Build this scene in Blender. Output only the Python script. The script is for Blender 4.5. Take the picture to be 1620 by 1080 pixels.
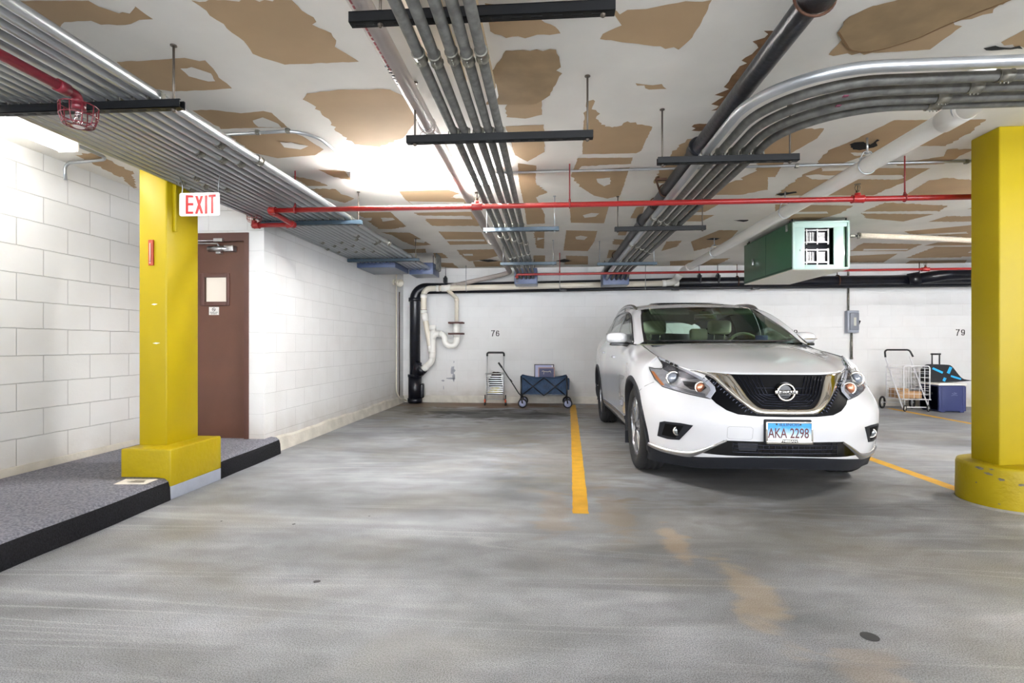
import bpy, bmesh, math, random
import numpy as np
from mathutils import Vector, Matrix
from mathutils.bvhtree import BVHTree
from mathutils.geometry import delaunay_2d_cdt
PI = math.pi
for o in list(bpy.data.objects): bpy.data.objects.remove(o)
SC = bpy.context.scene
C = SC.collection

# ---------------------------------------------------------------- camera, exposure, lights
FPX = 820.0                                     # focal length in pixels of a 1620 x 1080 frame
cam_d = bpy.data.cameras.new('camera'); cam = bpy.data.objects.new('camera', cam_d); C.objects.link(cam)
cam.location = (0, 0, 1.10); cam.rotation_euler = (PI/2, 0, math.atan(60/FPX))
cam_d.sensor_width = 36; cam_d.lens = 36*FPX/1620; cam_d.shift_y = 6/1620; cam_d.clip_start = .02
SC.camera = cam
SC.view_settings.view_transform = 'Standard'; SC.view_settings.look = 'None'
SC.view_settings.exposure = 2.0; SC.view_settings.gamma = 1
SC.view_settings.use_curve_mapping = False
try:
    SC.cycles.max_bounces = 10; SC.cycles.diffuse_bounces = 6; SC.cycles.glossy_bounces = 4; SC.cycles.transparent_max_bounces = 16
    SC.cycles.sample_clamp_indirect = 6; SC.cycles.use_denoising = True
    SC.cycles.caustics_reflective = False; SC.cycles.caustics_refractive = False
except Exception: pass
W = bpy.data.worlds.new('world'); SC.world = W; W.use_nodes = True
_n = W.node_tree.nodes; _l = W.node_tree.links      # added fill light: lower half of the world made brighter to lift the ceiling
_tc = _n.new('ShaderNodeTexCoord'); _sp = _n.new('ShaderNodeSeparateXYZ'); _mr = _n.new('ShaderNodeMapRange'); _mr.interpolation_type = 'SMOOTHSTEP'
_l.new(_tc.outputs['Generated'], _sp.inputs[0]); _l.new(_sp.outputs[2], _mr.inputs[0])
_mr.inputs[1].default_value = -.25; _mr.inputs[2].default_value = .25; _mr.inputs[3].default_value = 7.0; _mr.inputs[4].default_value = .9
_n['Background'].inputs[0].default_value = (.90, .94, 1, 1); _l.new(_mr.outputs[0], _n['Background'].inputs[1])
CEIL = 2.575; BACK = 9.85; XL = -3.9; X2 = -2.83; YD = 4.95; XR = 10.4; YF = -7.0
TUBE = 30.0                                     # emission of a fluorescent tube
# fixtures: (x, y, z, rotz, length) ; one builder makes them all; the last four are unseen lamps added for fill
FIXTURES = [(-1.08, 4.36, 2.575, 0, 1.22, 2.7, 'fluorescent ceiling light glowing above the red sprinkler pipe, between the two conduit racks'),
            (-3.42, 2.85, 2.575, PI/2, 1.22, .3, 'fluorescent ceiling light along the block wall above the carpeted walkway'),
            (4.9, 4.3, 2.575, 0, 1.22, 3.0, 'added fluorescent fill light, out of view in the bay beyond the round-based yellow column'),
            (1.1, -2.4, 2.575, 0, 1.22, .5, 'added fluorescent fill light, unseen, over the driving aisle'),
            (5.4, -.2, 2.575, 0, 1.22, 1.7, 'added fluorescent fill light, unseen, over the far side of the driving aisle'),
            (6.35, 7.3, 2.575, 0, 1.22, .4, 'added fluorescent fill light, unseen behind the broad yellow column near the cooler'),
            ]

# ---------------------------------------------------------------- helpers
def lin(c):
    return tuple(((v/255)/12.92 if v/255 <= .04045 else ((v/255+.055)/1.055)**2.4) for v in c)
ZK = [0]
MATS = {}
def mat(name, col, rough=.5, metal=0, coat=0, nscale=0, namt=.15, bump=0, bscale=60, spec=.5, rvar=0, col2=None, stretch=(1, 1, 1), emit=0, detail=5):
    """principled material; a noise varies the colour (towards col2) and drives a bump"""
    if name in MATS: return MATS[name]
    m = bpy.data.materials.new(name); m.use_nodes = True; MATS[name] = m
    nt = m.node_tree; N = nt.nodes; L = nt.links; b = N['Principled BSDF']
    c = lin(col)
    b.inputs['Base Color'].default_value = (*c, 1); b.inputs['Roughness'].default_value = rough
    b.inputs['Metallic'].default_value = metal; b.inputs['Specular IOR Level'].default_value = spec
    b.inputs['Coat Weight'].default_value = coat; b.inputs['Coat Roughness'].default_value = .04
    if emit:
        b.inputs['Emission Color'].default_value = (*c, 1); b.inputs['Emission Strength'].default_value = emit
    if nscale or bump:
        tc = N.new('ShaderNodeTexCoord'); mp = N.new('ShaderNodeMapping'); mp.inputs['Scale'].default_value = stretch
        L.new(tc.outputs['Object'], mp.inputs[0])
    if nscale:
        n = N.new('ShaderNodeTexNoise'); n.inputs['Scale'].default_value = nscale; n.inputs['Detail'].default_value = detail
        L.new(mp.outputs[0], n.inputs['Vector'])
        r = N.new('ShaderNodeValToRGB'); r.color_ramp.elements[0].position = .35; r.color_ramp.elements[1].position = .68
        c2 = lin(col2) if col2 else tuple(v*(1-namt) for v in c)
        r.color_ramp.elements[0].color = (*c2, 1); r.color_ramp.elements[1].color = (*c, 1)
        L.new(n.outputs[0], r.inputs[0]); L.new(r.outputs[0], b.inputs['Base Color'])
        if rvar:
            mr = N.new('ShaderNodeMapRange'); mr.inputs[3].default_value = rough-rvar; mr.inputs[4].default_value = rough+rvar
            L.new(n.outputs[0], mr.inputs[0]); L.new(mr.outputs[0], b.inputs['Roughness'])
    if bump:
        n2 = N.new('ShaderNodeTexNoise'); n2.inputs['Scale'].default_value = bscale; n2.inputs['Detail'].default_value = 4
        L.new(mp.outputs[0], n2.inputs['Vector'])
        bp = N.new('ShaderNodeBump'); bp.inputs['Strength'].default_value = bump; bp.inputs['Distance'].default_value = .01
        L.new(n2.outputs[0], bp.inputs['Height']); L.new(bp.outputs[0], b.inputs['Normal'])
    return m
def glass(name, tint, refl=1.0, ior=1.45):
    if name in MATS: return MATS[name]
    m = bpy.data.materials.new(name); m.use_nodes = True; MATS[name] = m
    nt = m.node_tree; N = nt.nodes; L = nt.links; N.remove(N['Principled BSDF'])
    t = N.new('ShaderNodeBsdfTransparent'); t.inputs[0].default_value = (*tint, 1)
    g = N.new('ShaderNodeBsdfGlossy'); g.inputs['Roughness'].default_value = .02
    fr = N.new('ShaderNodeFresnel'); fr.inputs[0].default_value = ior
    mx = N.new('ShaderNodeMixShader'); L.new(fr.outputs[0], mx.inputs[0]); L.new(t.outputs[0], mx.inputs[1]); L.new(g.outputs[0], mx.inputs[2])
    L.new(mx.outputs[0], N['Material Output'].inputs[0])
    return m

class MB:
    """collects shapes, then links them as ONE mesh object"""
    def __init__(s): s.v = []; s.f = []; s.m = []; s.sm = []; s.mi = 0
    def add(s, vs, fs, smooth=False):
        o = len(s.v); s.v += [tuple(v) for v in vs]; s.f += [[o+i for i in f] for f in fs]
        s.m += [s.mi]*len(fs); s.sm += [smooth]*len(fs); return s
    def box(s, c, d, rot=None, bev=0):
        x, y, z = d[0]/2, d[1]/2, d[2]/2; c = Vector(c)
        if bev:
            bm = bmesh.new(); bmesh.ops.create_cube(bm, size=1)
            for v in bm.verts: v.co = Vector((v.co.x*d[0], v.co.y*d[1], v.co.z*d[2]))
            bmesh.ops.bevel(bm, geom=bm.edges[:], offset=min(bev, min(d)*.45), segments=3, affect='EDGES', profile=.5)
            vs = [(rot @ v.co if rot else v.co.copy())+c for v in bm.verts]; fs = [[v.index for v in f.verts] for f in bm.faces]; bm.free()
            return s.add(vs, fs, True)
        vs = [Vector(p) for p in ((-x,-y,-z),(x,-y,-z),(x,y,-z),(-x,y,-z),(-x,-y,z),(x,-y,z),(x,y,z),(-x,y,z))]
        vs = [(rot @ v if rot else v)+c for v in vs]
        return s.add(vs, [(0,3,2,1),(4,5,6,7),(0,1,5,4),(1,2,6,5),(2,3,7,6),(3,0,4,7)])
    def bb(s, x0, x1, y0, y1, z0, z1, bev=0):
        return s.box(((x0+x1)/2, (y0+y1)/2, (z0+z1)/2), (abs(x1-x0), abs(y1-y0), abs(z1-z0)), None, bev)
    def tube(s, pts, r, n=12, closed=False, cap=True, rs=None):
        pts = [Vector(p) for p in pts]; k = len(pts)
        if k < 2: return s
        T = []
        for i in range(k):
            if closed: t = pts[(i+1) % k]-pts[i-1]
            else: t = (pts[min(i+1, k-1)]-pts[max(i-1, 0)])
            T.append(t.normalized() if t.length > 1e-9 else Vector((0, 0, 1)))
        up = Vector((0, 0, 1)) if abs(T[0].z) < .9 else Vector((0, 1, 0))
        u = T[0].cross(up).normalized(); vs = []
        for i in range(k):
            u = (u-T[i]*u.dot(T[i])).normalized(); w = T[i].cross(u)
            ri = rs[i] if rs else r
            for j in range(n):
                a = 2*PI*j/n; vs.append(pts[i]+(u*math.cos(a)+w*math.sin(a))*ri)
        fs = []
        for i in range(k if closed else k-1):
            a = i*n; b2 = ((i+1) % k)*n
            for j in range(n): fs.append((a+j, a+(j+1) % n, b2+(j+1) % n, b2+j))
        s.add(vs, fs, True)
        if cap and not closed:
            o = len(s.v)-len(vs)
            for rng in (list(range(n))[::-1], list(range((k-1)*n, k*n))):
                s.f.append([o+j for j in rng]); s.m.append(s.mi); s.sm.append(False)
        return s
    def cyl(s, a, b2, r, n=16, r2=None): return s.tube([a, b2], r, n, rs=[r, r2 if r2 is not None else r])
    def lathe(s, prof, origin, axis, n=32, closed=False):
        """prof: (radius, height along axis)"""
        ax = Vector(axis).normalized(); up = Vector((0, 0, 1)) if abs(ax.z) < .9 else Vector((1, 0, 0))
        u = ax.cross(up).normalized(); w = ax.cross(u); O = Vector(origin); vs = []
        for (r, h) in prof:
            for j in range(n):
                a = 2*PI*j/n; vs.append(O+ax*h+(u*math.cos(a)+w*math.sin(a))*r)
        k = len(prof); fs = []
        for i in range(k if closed else k-1):
            a = i*n; b2 = ((i+1) % k)*n
            for j in range(n): fs.append((a+j, a+(j+1) % n, b2+(j+1) % n, b2+j))
        return s.add(vs, fs, True)
    def prism(s, poly, z0, z1, f=lambda a, b, c: (a, b, c), smooth=False):
        """polygon (a,b) extruded z0..z1, mapped by f"""
        n = len(poly); vs = [f(p[0], p[1], z0) for p in poly]+[f(p[0], p[1], z1) for p in poly]
        fs = [list(range(n))[::-1], list(range(n, 2*n))]+[(i, (i+1) % n, n+(i+1) % n, n+i) for i in range(n)]
        return s.add(vs, fs, smooth)
    def ribbon(s, pts, w, t, f=lambda a, b, c: (a, b, c)):
        """flat stroke of width w along 2D pts, thickness t (third coordinate), mapped by f"""
        P = [Vector((p[0], p[1])) for p in pts]; k = len(P); L_ = []; R_ = []
        for i in range(k):
            t1 = P[min(i+1, k-1)]-P[max(i-1, 0)]; t1.normalize(); nn = Vector((-t1.y, t1.x))
            L_.append(P[i]+nn*w/2); R_.append(P[i]-nn*w/2)
        vs = []
        for z in (0, t):
            for p in L_+R_: vs.append(f(p.x, p.y, z))
        fs = []
        for i in range(k-1):
            fs += [(i, i+1, k+i+1, k+i), (2*k+i, 3*k+i, 3*k+i+1, 2*k+i+1), (i, 2*k+i, 2*k+i+1, i+1), (k+i, k+i+1, 3*k+i+1, 3*k+i)]
        fs += [(0, k, 3*k, 2*k), (k-1, 3*k-1, 4*k-1, 2*k-1)]
        return s.add(vs, fs)
    def build(s, name, mats, parent=None, label=None, inv=None, recalc=True, autos=None):
        me = bpy.data.meshes.new(name)
        vs = s.v
        if inv is not None: vs = [tuple(inv @ Vector(v)) for v in vs]
        me.from_pydata(vs, [], s.f); me.update()
        if not isinstance(mats, (list, tuple)): mats = [mats]
        for m in mats: me.materials.append(m)
        me.polygons.foreach_set('material_index', s.m); me.polygons.foreach_set('use_smooth', s.sm)
        if recalc:
            bm = bmesh.new(); bm.from_mesh(me); bmesh.ops.recalc_face_normals(bm, faces=bm.faces[:]); bm.to_mesh(me); bm.free()
        if autos:
            me.set_sharp_from_angle(angle=math.radians(autos))
        o = bpy.data.objects.new(name, me); C.objects.link(o)
        if parent: o.parent = parent
        if label: o['label'] = label
        return o
def struct(o): o['kind'] = 'structure'; return o
def tag(o, label, cat, group=None, kind=None):
    o['label'] = label; o['category'] = cat
    if group: o['group'] = group
    if kind: o['kind'] = kind
    return o
def thing(name, label, cat, loc=(0, 0, 0), rz=0, group=None):
    o = bpy.data.objects.new(name, None); C.objects.link(o); o.location = loc; o.rotation_euler = (0, 0, rz)
    o.empty_display_size = .1
    return tag(o, label, cat, group)
def arc(c, r, a0, a1, n, f):
    """points on an arc in a 2D plane, mapped to 3D by f(a, b)"""
    return [f(c[0]+r*math.cos(a0+(a1-a0)*i/n), c[1]+r*math.sin(a0+(a1-a0)*i/n)) for i in range(n+1)]
def fillet(pts, r, n=8):
    """polyline with rounded corners"""
    P = [Vector(p) for p in pts]; out = [P[0]]
    for i in range(1, len(P)-1):
        a = (P[i-1]-P[i]); b = (P[i+1]-P[i]); la, lb = a.length, b.length; a.normalize(); b.normalize()
        ang = a.angle(b)
        if ang > PI-.02: out.append(P[i]); continue
        d = min(r/math.tan(ang/2), la*.49, lb*.49)
        p0 = P[i]+a*d; p1 = P[i]+b*d
        rr = d*math.tan(ang/2); cdir = (a+b).normalized(); cen = P[i]+cdir*(rr/math.sin(ang/2))
        v0 = p0-cen; v1 = p1-cen; tot = v0.angle(v1)
        for k in range(n+1):
            t = k/n; out.append(cen+(v0*math.sin((1-t)*tot)+v1*math.sin(t*tot))/math.sin(tot))
    out.append(P[-1]); return out
# ---------------------------------------------------------------- the room: materials
def block_mat(name, axis, off, col=(226, 227, 227), bumpd=1.0, dirt=True, mort=.90, zoff=0.009):
    m = bpy.data.materials.new(name); m.use_nodes = True; nt = m.node_tree; N = nt.nodes; L = nt.links; b = N['Principled BSDF']
    tc = N.new('ShaderNodeTexCoord'); sp = N.new('ShaderNodeSeparateXYZ'); L.new(tc.outputs['Object'], sp.inputs[0])
    cb = N.new('ShaderNodeCombineXYZ')
    ad = N.new('ShaderNodeMath'); ad.operation = 'ADD'; ad.inputs[1].default_value = off; L.new(sp.outputs[axis], ad.inputs[0])
    az = N.new('ShaderNodeMath'); az.operation = 'SUBTRACT'; az.inputs[1].default_value = zoff-.0025; L.new(sp.outputs[2], az.inputs[0])
    # slight wander of the joints
    wn = N.new('ShaderNodeTexNoise'); wn.inputs['Scale'].default_value = 9; L.new(tc.outputs['Object'], wn.inputs['Vector'])
    wm = N.new('ShaderNodeMath'); wm.operation = 'MULTIPLY_ADD'; wm.inputs[1].default_value = .008; wm.inputs[2].default_value = -.004; L.new(wn.outputs[0], wm.inputs[0])
    az2 = N.new('ShaderNodeMath'); L.new(az.outputs[0], az2.inputs[0]); L.new(wm.outputs[0], az2.inputs[1])
    L.new(ad.outputs[0], cb.inputs[0]); L.new(az2.outputs[0], cb.inputs[1])
    br = N.new('ShaderNodeTexBrick'); br.inputs['Scale'].default_value = 1; br.inputs['Brick Width'].default_value = .4064; br.inputs['Row Height'].default_value = .2032
    br.inputs['Mortar Size'].default_value = .004; br.inputs['Mortar Smooth'].default_value = .45; br.offset = .5
    c = lin(col)
    br.inputs['Color1'].default_value = (*c, 1); br.inputs['Color2'].default_value = (*[v*.965 for v in c], 1); br.inputs['Mortar'].default_value = (*[v*mort for v in c], 1)
    L.new(cb.outputs[0], br.inputs['Vector'])
    n = N.new('ShaderNodeTexNoise'); n.inputs['Scale'].default_value = 3.2; n.inputs['Detail'].default_value = 8; L.new(tc.outputs['Object'], n.inputs['Vector'])
    r = N.new('ShaderNodeValToRGB'); r.color_ramp.elements[0].position = .3; r.color_ramp.elements[0].color = (.94, .93, .92, 1); r.color_ramp.elements[1].position = .6; r.color_ramp.elements[1].color = (1, 1, 1, 1)
    L.new(n.outputs[0], r.inputs[0])
    mx = N.new('ShaderNodeMixRGB'); mx.blend_type = 'MULTIPLY'; mx.inputs[0].default_value = .7; L.new(br.outputs['Color'], mx.inputs[1]); L.new(r.outputs[0], mx.inputs[2])
    last = mx
    if dirt:   # splash-back grime low on the wall, broken up by noise
        mr = N.new('ShaderNodeMapRange'); mr.inputs[1].default_value = .02; mr.inputs[2].default_value = .42; mr.inputs[3].default_value = .9; mr.inputs[4].default_value = 0
        L.new(sp.outputs[2], mr.inputs[0])
        n2 = N.new('ShaderNodeTexNoise'); n2.inputs['Scale'].default_value = 5; n2.inputs['Detail'].default_value = 6; L.new(tc.outputs['Object'], n2.inputs['Vector'])
        mu = N.new('ShaderNodeMath'); mu.operation = 'MULTIPLY'; L.new(mr.outputs[0], mu.inputs[0]); L.new(n2.outputs[0], mu.inputs[1])
        mx2 = N.new('ShaderNodeMixRGB'); mx2.blend_type = 'MIX'; L.new(mu.outputs[0], mx2.inputs[0]); L.new(last.outputs[0], mx2.inputs[1]); mx2.inputs[2].default_value = (*lin((150, 132, 108)), 1)
        last = mx2
    L.new(last.outputs[0], b.inputs['Base Color']); b.inputs['Roughness'].default_value = .55; b.inputs['Specular IOR Level'].default_value = .35
    f = N.new('ShaderNodeTexNoise'); f.inputs['Scale'].default_value = 55; f.inputs['Detail'].default_value = 5; L.new(tc.outputs['Object'], f.inputs['Vector'])
    inv = N.new('ShaderNodeMath'); inv.operation = 'MULTIPLY_ADD'; inv.inputs[1].default_value = -1; inv.inputs[2].default_value = 1; L.new(br.outputs['Fac'], inv.inputs[0])
    sm = N.new('ShaderNodeMath'); sm.operation = 'MULTIPLY_ADD'; sm.inputs[1].default_value = .16; L.new(f.outputs[0], sm.inputs[0]); L.new(inv.outputs[0], sm.inputs[2])
    bp = N.new('ShaderNodeBump'); bp.inputs['Strength'].default_value = bumpd; bp.inputs['Distance'].default_value = .008
    L.new(sm.outputs[0], bp.inputs['Height']); L.new(bp.outputs[0], b.inputs['Normal'])
    return m

def floor_mat():
    m = bpy.data.materials.new('concrete_floor'); m.use_nodes = True; nt = m.node_tree; N = nt.nodes; L = nt.links; b = N['Principled BSDF']
    tc = N.new('ShaderNodeTexCoord')
    def noise(scale, st=(1, 1, 1), det=6, dist=0, rot=0):
        mp = N.new('ShaderNodeMapping'); mp.inputs['Scale'].default_value = st; mp.inputs['Rotation'].default_value = (0, 0, rot); L.new(tc.outputs['Object'], mp.inputs[0])
        n = N.new('ShaderNodeTexNoise'); n.inputs['Scale'].default_value = scale; n.inputs['Detail'].default_value = det; n.inputs['Distortion'].default_value = dist
        L.new(mp.outputs[0], n.inputs['Vector']); return n
    def ramp(src, p0, c0, p1, c1):
        r = N.new('ShaderNodeValToRGB'); e = r.color_ramp.elements; e[0].position = p0; e[0].color = (*c0, 1); e[1].position = p1; e[1].color = (*c1, 1); L.new(src, r.inputs[0]); return r
    def mix(fac, a, b2, mode='MIX'):
        x = N.new('ShaderNodeMixRGB'); x.blend_type = mode
        if isinstance(fac, float): x.inputs[0].default_value = fac
        else: L.new(fac, x.inputs[0])
        for i, s in ((1, a), (2, b2)):
            if isinstance(s, tuple): x.inputs[i].default_value = (*s, 1)
            else: L.new(s, x.inputs[i])
        return x.outputs[0]
    big = noise(.9, (1, 1.5, 1), 7, .3)
    base = ramp(big.outputs[0], .3, lin((134, 136, 141)), .66, lin((184, 187, 193))).outputs[0]
    # worn streaks running across the bays
    st = noise(1.3, (.8, 3.2, 1), 9, .5, .03)
    base = mix(.8, base, ramp(st.outputs[0], .38, (.66, .66, .65), .60, (1, 1, 1)).outputs[0], 'MULTIPLY')
    md = noise(5, (1, 1.5, 1), 6, .2)
    base = mix(.6, base, ramp(md.outputs[0], .35, (.74, .74, .73), .60, (1, 1, 1)).outputs[0], 'MULTIPLY')
    wv = noise(.8, (.16, 2.6, 1), 1, .5, -.05)           # pale curved trowel and tyre arcs
    sw = noise(1.2, (.5, 1, 1), 3, 0)
    rr = N.new('ShaderNodeValToRGB'); e = rr.color_ramp.elements; e[0].position = .0; e[0].color = (0, 0, 0, 1); e[1].position = .44; e[1].color = (0, 0, 0, 1)
    for p_, v_ in ((.450, 1), (.461, 0), (.510, 0), (.519, .9), (.530, 0), (.575, 0), (.586, .8), (.600, 0)):
        q_ = e.new(p_); q_.color = (v_, v_, v_, 1)
    L.new(wv.outputs[0], rr.inputs[0])
    k = N.new('ShaderNodeMath'); k.operation = 'MULTIPLY'; L.new(rr.outputs[0], k.inputs[0])
    sr = ramp(sw.outputs[0], .40, (0, 0, 0), .60, (.28, .28, .28)); L.new(sr.outputs[0], k.inputs[1])
    base = mix(k.outputs[0], base, lin((226, 226, 230)))
    # brown-olive tint in patches
    tn = noise(.8, (1, 1.4, 1), 5, .5)
    base = mix(ramp(tn.outputs[0], .52, (0, 0, 0), .72, (.5, .5, .5)).outputs[0], base, lin((150, 143, 126)))
    fine = noise(210, (1, 1, 1), 3)
    base = mix(.8, base, ramp(fine.outputs[0], .41, (.45, .45, .45), .56, (1.06, 1.06, 1.06)).outputs[0], 'MULTIPLY')
    # stains with places of their own: (x, y, rx, ry, colour, strength)
    spots = [(-1.3, 9.5, 2.0, .5, (120, 82, 40), .8), (.9, 8.7, 1.3, .9, (116, 104, 84), .5), (-.6, 6.9, 1.1, .55, (112, 106, 92), .45), (-2.4, 8.6, .8, 1.2, (126, 118, 100), .5),
             (-.9, 6.0, .9, .3, (118, 112, 100), .4), (.25, 5.2, .7, 1.4, (140, 128, 108), .3), (1.7, 4.6, 1.3, 1.5, (84, 80, 74), .3), (1.0, 3.2, .9, .6, (128, 120, 100), .2),
             (.88, 2.35, .10, .4, (204, 176, 130), .28), (1.1, 1.75, .14, .25, (186, 164, 140), .25), (.70, 2.95, .08, .3, (206, 172, 124), .3), (.03, 3.5, .12, .6, (150, 126, 96), .3), (.42, 3.5, .12, .5, (150, 126, 96), .3),
             (-1.75, 8.6, .9, .5, (88, 78, 60), .6), (-.3, 8.1, .8, .5, (50, 47, 42), .75), (-1.05, 8.25, .95, .6, (44, 41, 37), .85), (-1.45, 8.35, .35, .25, (14, 13, 12), .98)]
    dn = noise(3.2, (1, 1.9, 1), 8, .8)
    for (x, y, rx, ry, c, s_) in spots:
        mp = N.new('ShaderNodeMapping'); mp.vector_type = 'POINT'
        mp.inputs['Location'].default_value = (-x/rx, -y/ry, 0); mp.inputs['Scale'].default_value = (1/rx, 1/ry, 0); L.new(tc.outputs['Object'], mp.inputs[0])
        ln = N.new('ShaderNodeVectorMath'); ln.operation = 'LENGTH'; L.new(mp.outputs[0], ln.inputs[0])
        # radius disturbed by noise
        a = N.new('ShaderNodeMath'); a.operation = 'MULTIPLY_ADD'; a.inputs[1].default_value = 2.6; L.new(dn.outputs[0], a.inputs[0]); a.inputs[2].default_value = -1.48
        b_ = N.new('ShaderNodeMath'); b_.operation = 'ADD'; L.new(ln.outputs['Value'], b_.inputs[0]); L.new(a.outputs[0], b_.inputs[1])
        mr = N.new('ShaderNodeMapRange'); mr.interpolation_type = 'SMOOTHSTEP'; mr.inputs[1].default_value = .35; mr.inputs[2].default_value = 1.0; mr.inputs[3].default_value = s_; mr.inputs[4].default_value = 0
        L.new(b_.outputs[0], mr.inputs[0])
        base = mix(mr.outputs[0], base, lin(c))
    L.new(base, b.inputs['Base Color'])
    rg = ramp(st.outputs[0], .3, (.42, .42, .42), .7, (.68, .68, .68)); L.new(rg.outputs[0], b.inputs['Roughness']); b.inputs['Specular IOR Level'].default_value = .35
    bp = N.new('ShaderNodeBump'); bp.inputs['Strength'].default_value = .12; bp.inputs['Distance'].default_value = .004; L.new(fine.outputs[0], bp.inputs['Height']); L.new(bp.outputs[0], b.inputs['Normal'])
    return m
M_floor = floor_mat()
M_blockL = block_mat('painted_block_walkway', 1, -3.524+.4064, bumpd=1.0, mort=.72)
M_block2 = block_mat('painted_block_side', 1, .1, bumpd=.55, col=(224, 224, 224), mort=.86)
M_blockD = block_mat('painted_block_door', 0, 3.0, bumpd=.6, mort=.88)
M_blockB = block_mat('painted_block_back', 0, .15, bumpd=.3, col=(226, 226, 226), mort=.93)
M_plain = mat('painted_cement', (216, 211, 200), .6, nscale=6, namt=.2, bump=.5, bscale=25)
M_comp = mat('joint_compound', (234, 231, 224), .8, nscale=2.2, namt=.10, bump=.25, bscale=9, stretch=(1, 1, 1))
M_tan = mat('drywall_paper', (184, 157, 122), .85, nscale=3, namt=.10)
M_brown = mat('torn_drywall_paper', (134, 98, 64), .8, nscale=14, namt=.35, bump=.6, bscale=30)
M_stain = mat('water_stain', (168, 142, 106), .8, nscale=7, namt=.22)
M_stain_e = mat('water_stain_edge', (132, 102, 68), .8)
M_hole = mat('ceiling_void', (16, 14, 13), .9)

# ---------------------------------------------------------------- floor and walls
b = MB(); b.bb(XL-.2, XR+.2, YF-.2, BACK+.2, -.15, 0); struct(b.build('floor', M_floor))
b = MB(); b.bb(XL-.2, XL, YF-.2, BACK+.2, 0, 2.8); struct(b.build('wall_left', M_blockL))
b = MB(); b.bb(X2-.2, XR+.2, BACK, BACK+.2, 0, 2.8); struct(b.build('wall_back', M_blockB))
b = MB(); b.bb(X2-.2, X2, YD+.2, BACK, 0, 2.8); struct(b.build('wall_side', M_block2))
DX0, DX1, DZ0, DZ1 = -3.80, -3.03, .16, 2.135
b = MB(); b.bb(DX1+.03, X2, YD, YD+.2, 0, 2.8); b.bb(XL, DX0-.03, YD, YD+.2, 0, 2.8); b.bb(DX0-.03, DX1+.03, YD, YD+.2, DZ1+.07, 2.8)
struct(b.build('wall_door', M_blockD))
b = MB(); b.bb(XR, XR+.2, YF-.2, BACK+.2, 0, 2.8); struct(b.build('wall_right', M_block2))
# no wall behind the camera: left open so the world's fill light enters
# cement skirting bands
b = MB()
vs = []; nb = 60
for i in range(nb+1):       # the band swells and dips a little, as trowelled
    y = YD+(BACK-YD)*i/nb; h = .125+.008*math.sin(y*3.1)+.004*math.sin(y*11)+.02*max(0, 1-(y-YD)); w = .022+.004*math.sin(y*2.3)
    vs += [(X2, y, 0), (X2+w+.012, y, 0), (X2+w, y, h), (X2, y, h+.02)]
b.add(vs, [(4*i+j, 4*i+4+j, 4*i+5+j, 4*i+1+j) for i in range(nb) for j in (1, 2)]+[(0, 1, 2, 3)], False)
struct(b.build('baseboard_side', M_plain))
b = MB(); b.bb(X2, XR, BACK-.018, BACK, 0, .135, .006); struct(b.build('baseboard_back', M_plain))
b = MB(); b.bb(XL, XL+.014, YF, YD, .10, .215, .005); struct(b.build('baseboard_left', M_plain))

b = MB(); r_p = random.Random(2)
for (x, z, w, h) in ((-1.86, .62, .05, .10), (-1.84, .50, .03, .10), (-1.90, .46, .10, .02), (-2.05, .42, .035, .02), (-1.84, .78, .012, .03), (-2.04, .28, .01, .05), (-1.97, .47, .02, .008)):
    P = [(x+w*r_p.uniform(.5, 1.1)*math.cos(2*PI*i/12), z+h*r_p.uniform(.5, 1.1)*math.sin(2*PI*i/12)) for i in range(12)]
    b.add([(p[0], BACK-.0012, p[1]) for p in P], [list(range(12))])
struct(b.build('trim_1', mat('scraped_paint', (176, 178, 186), .8, nscale=18, namt=.2)))

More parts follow.
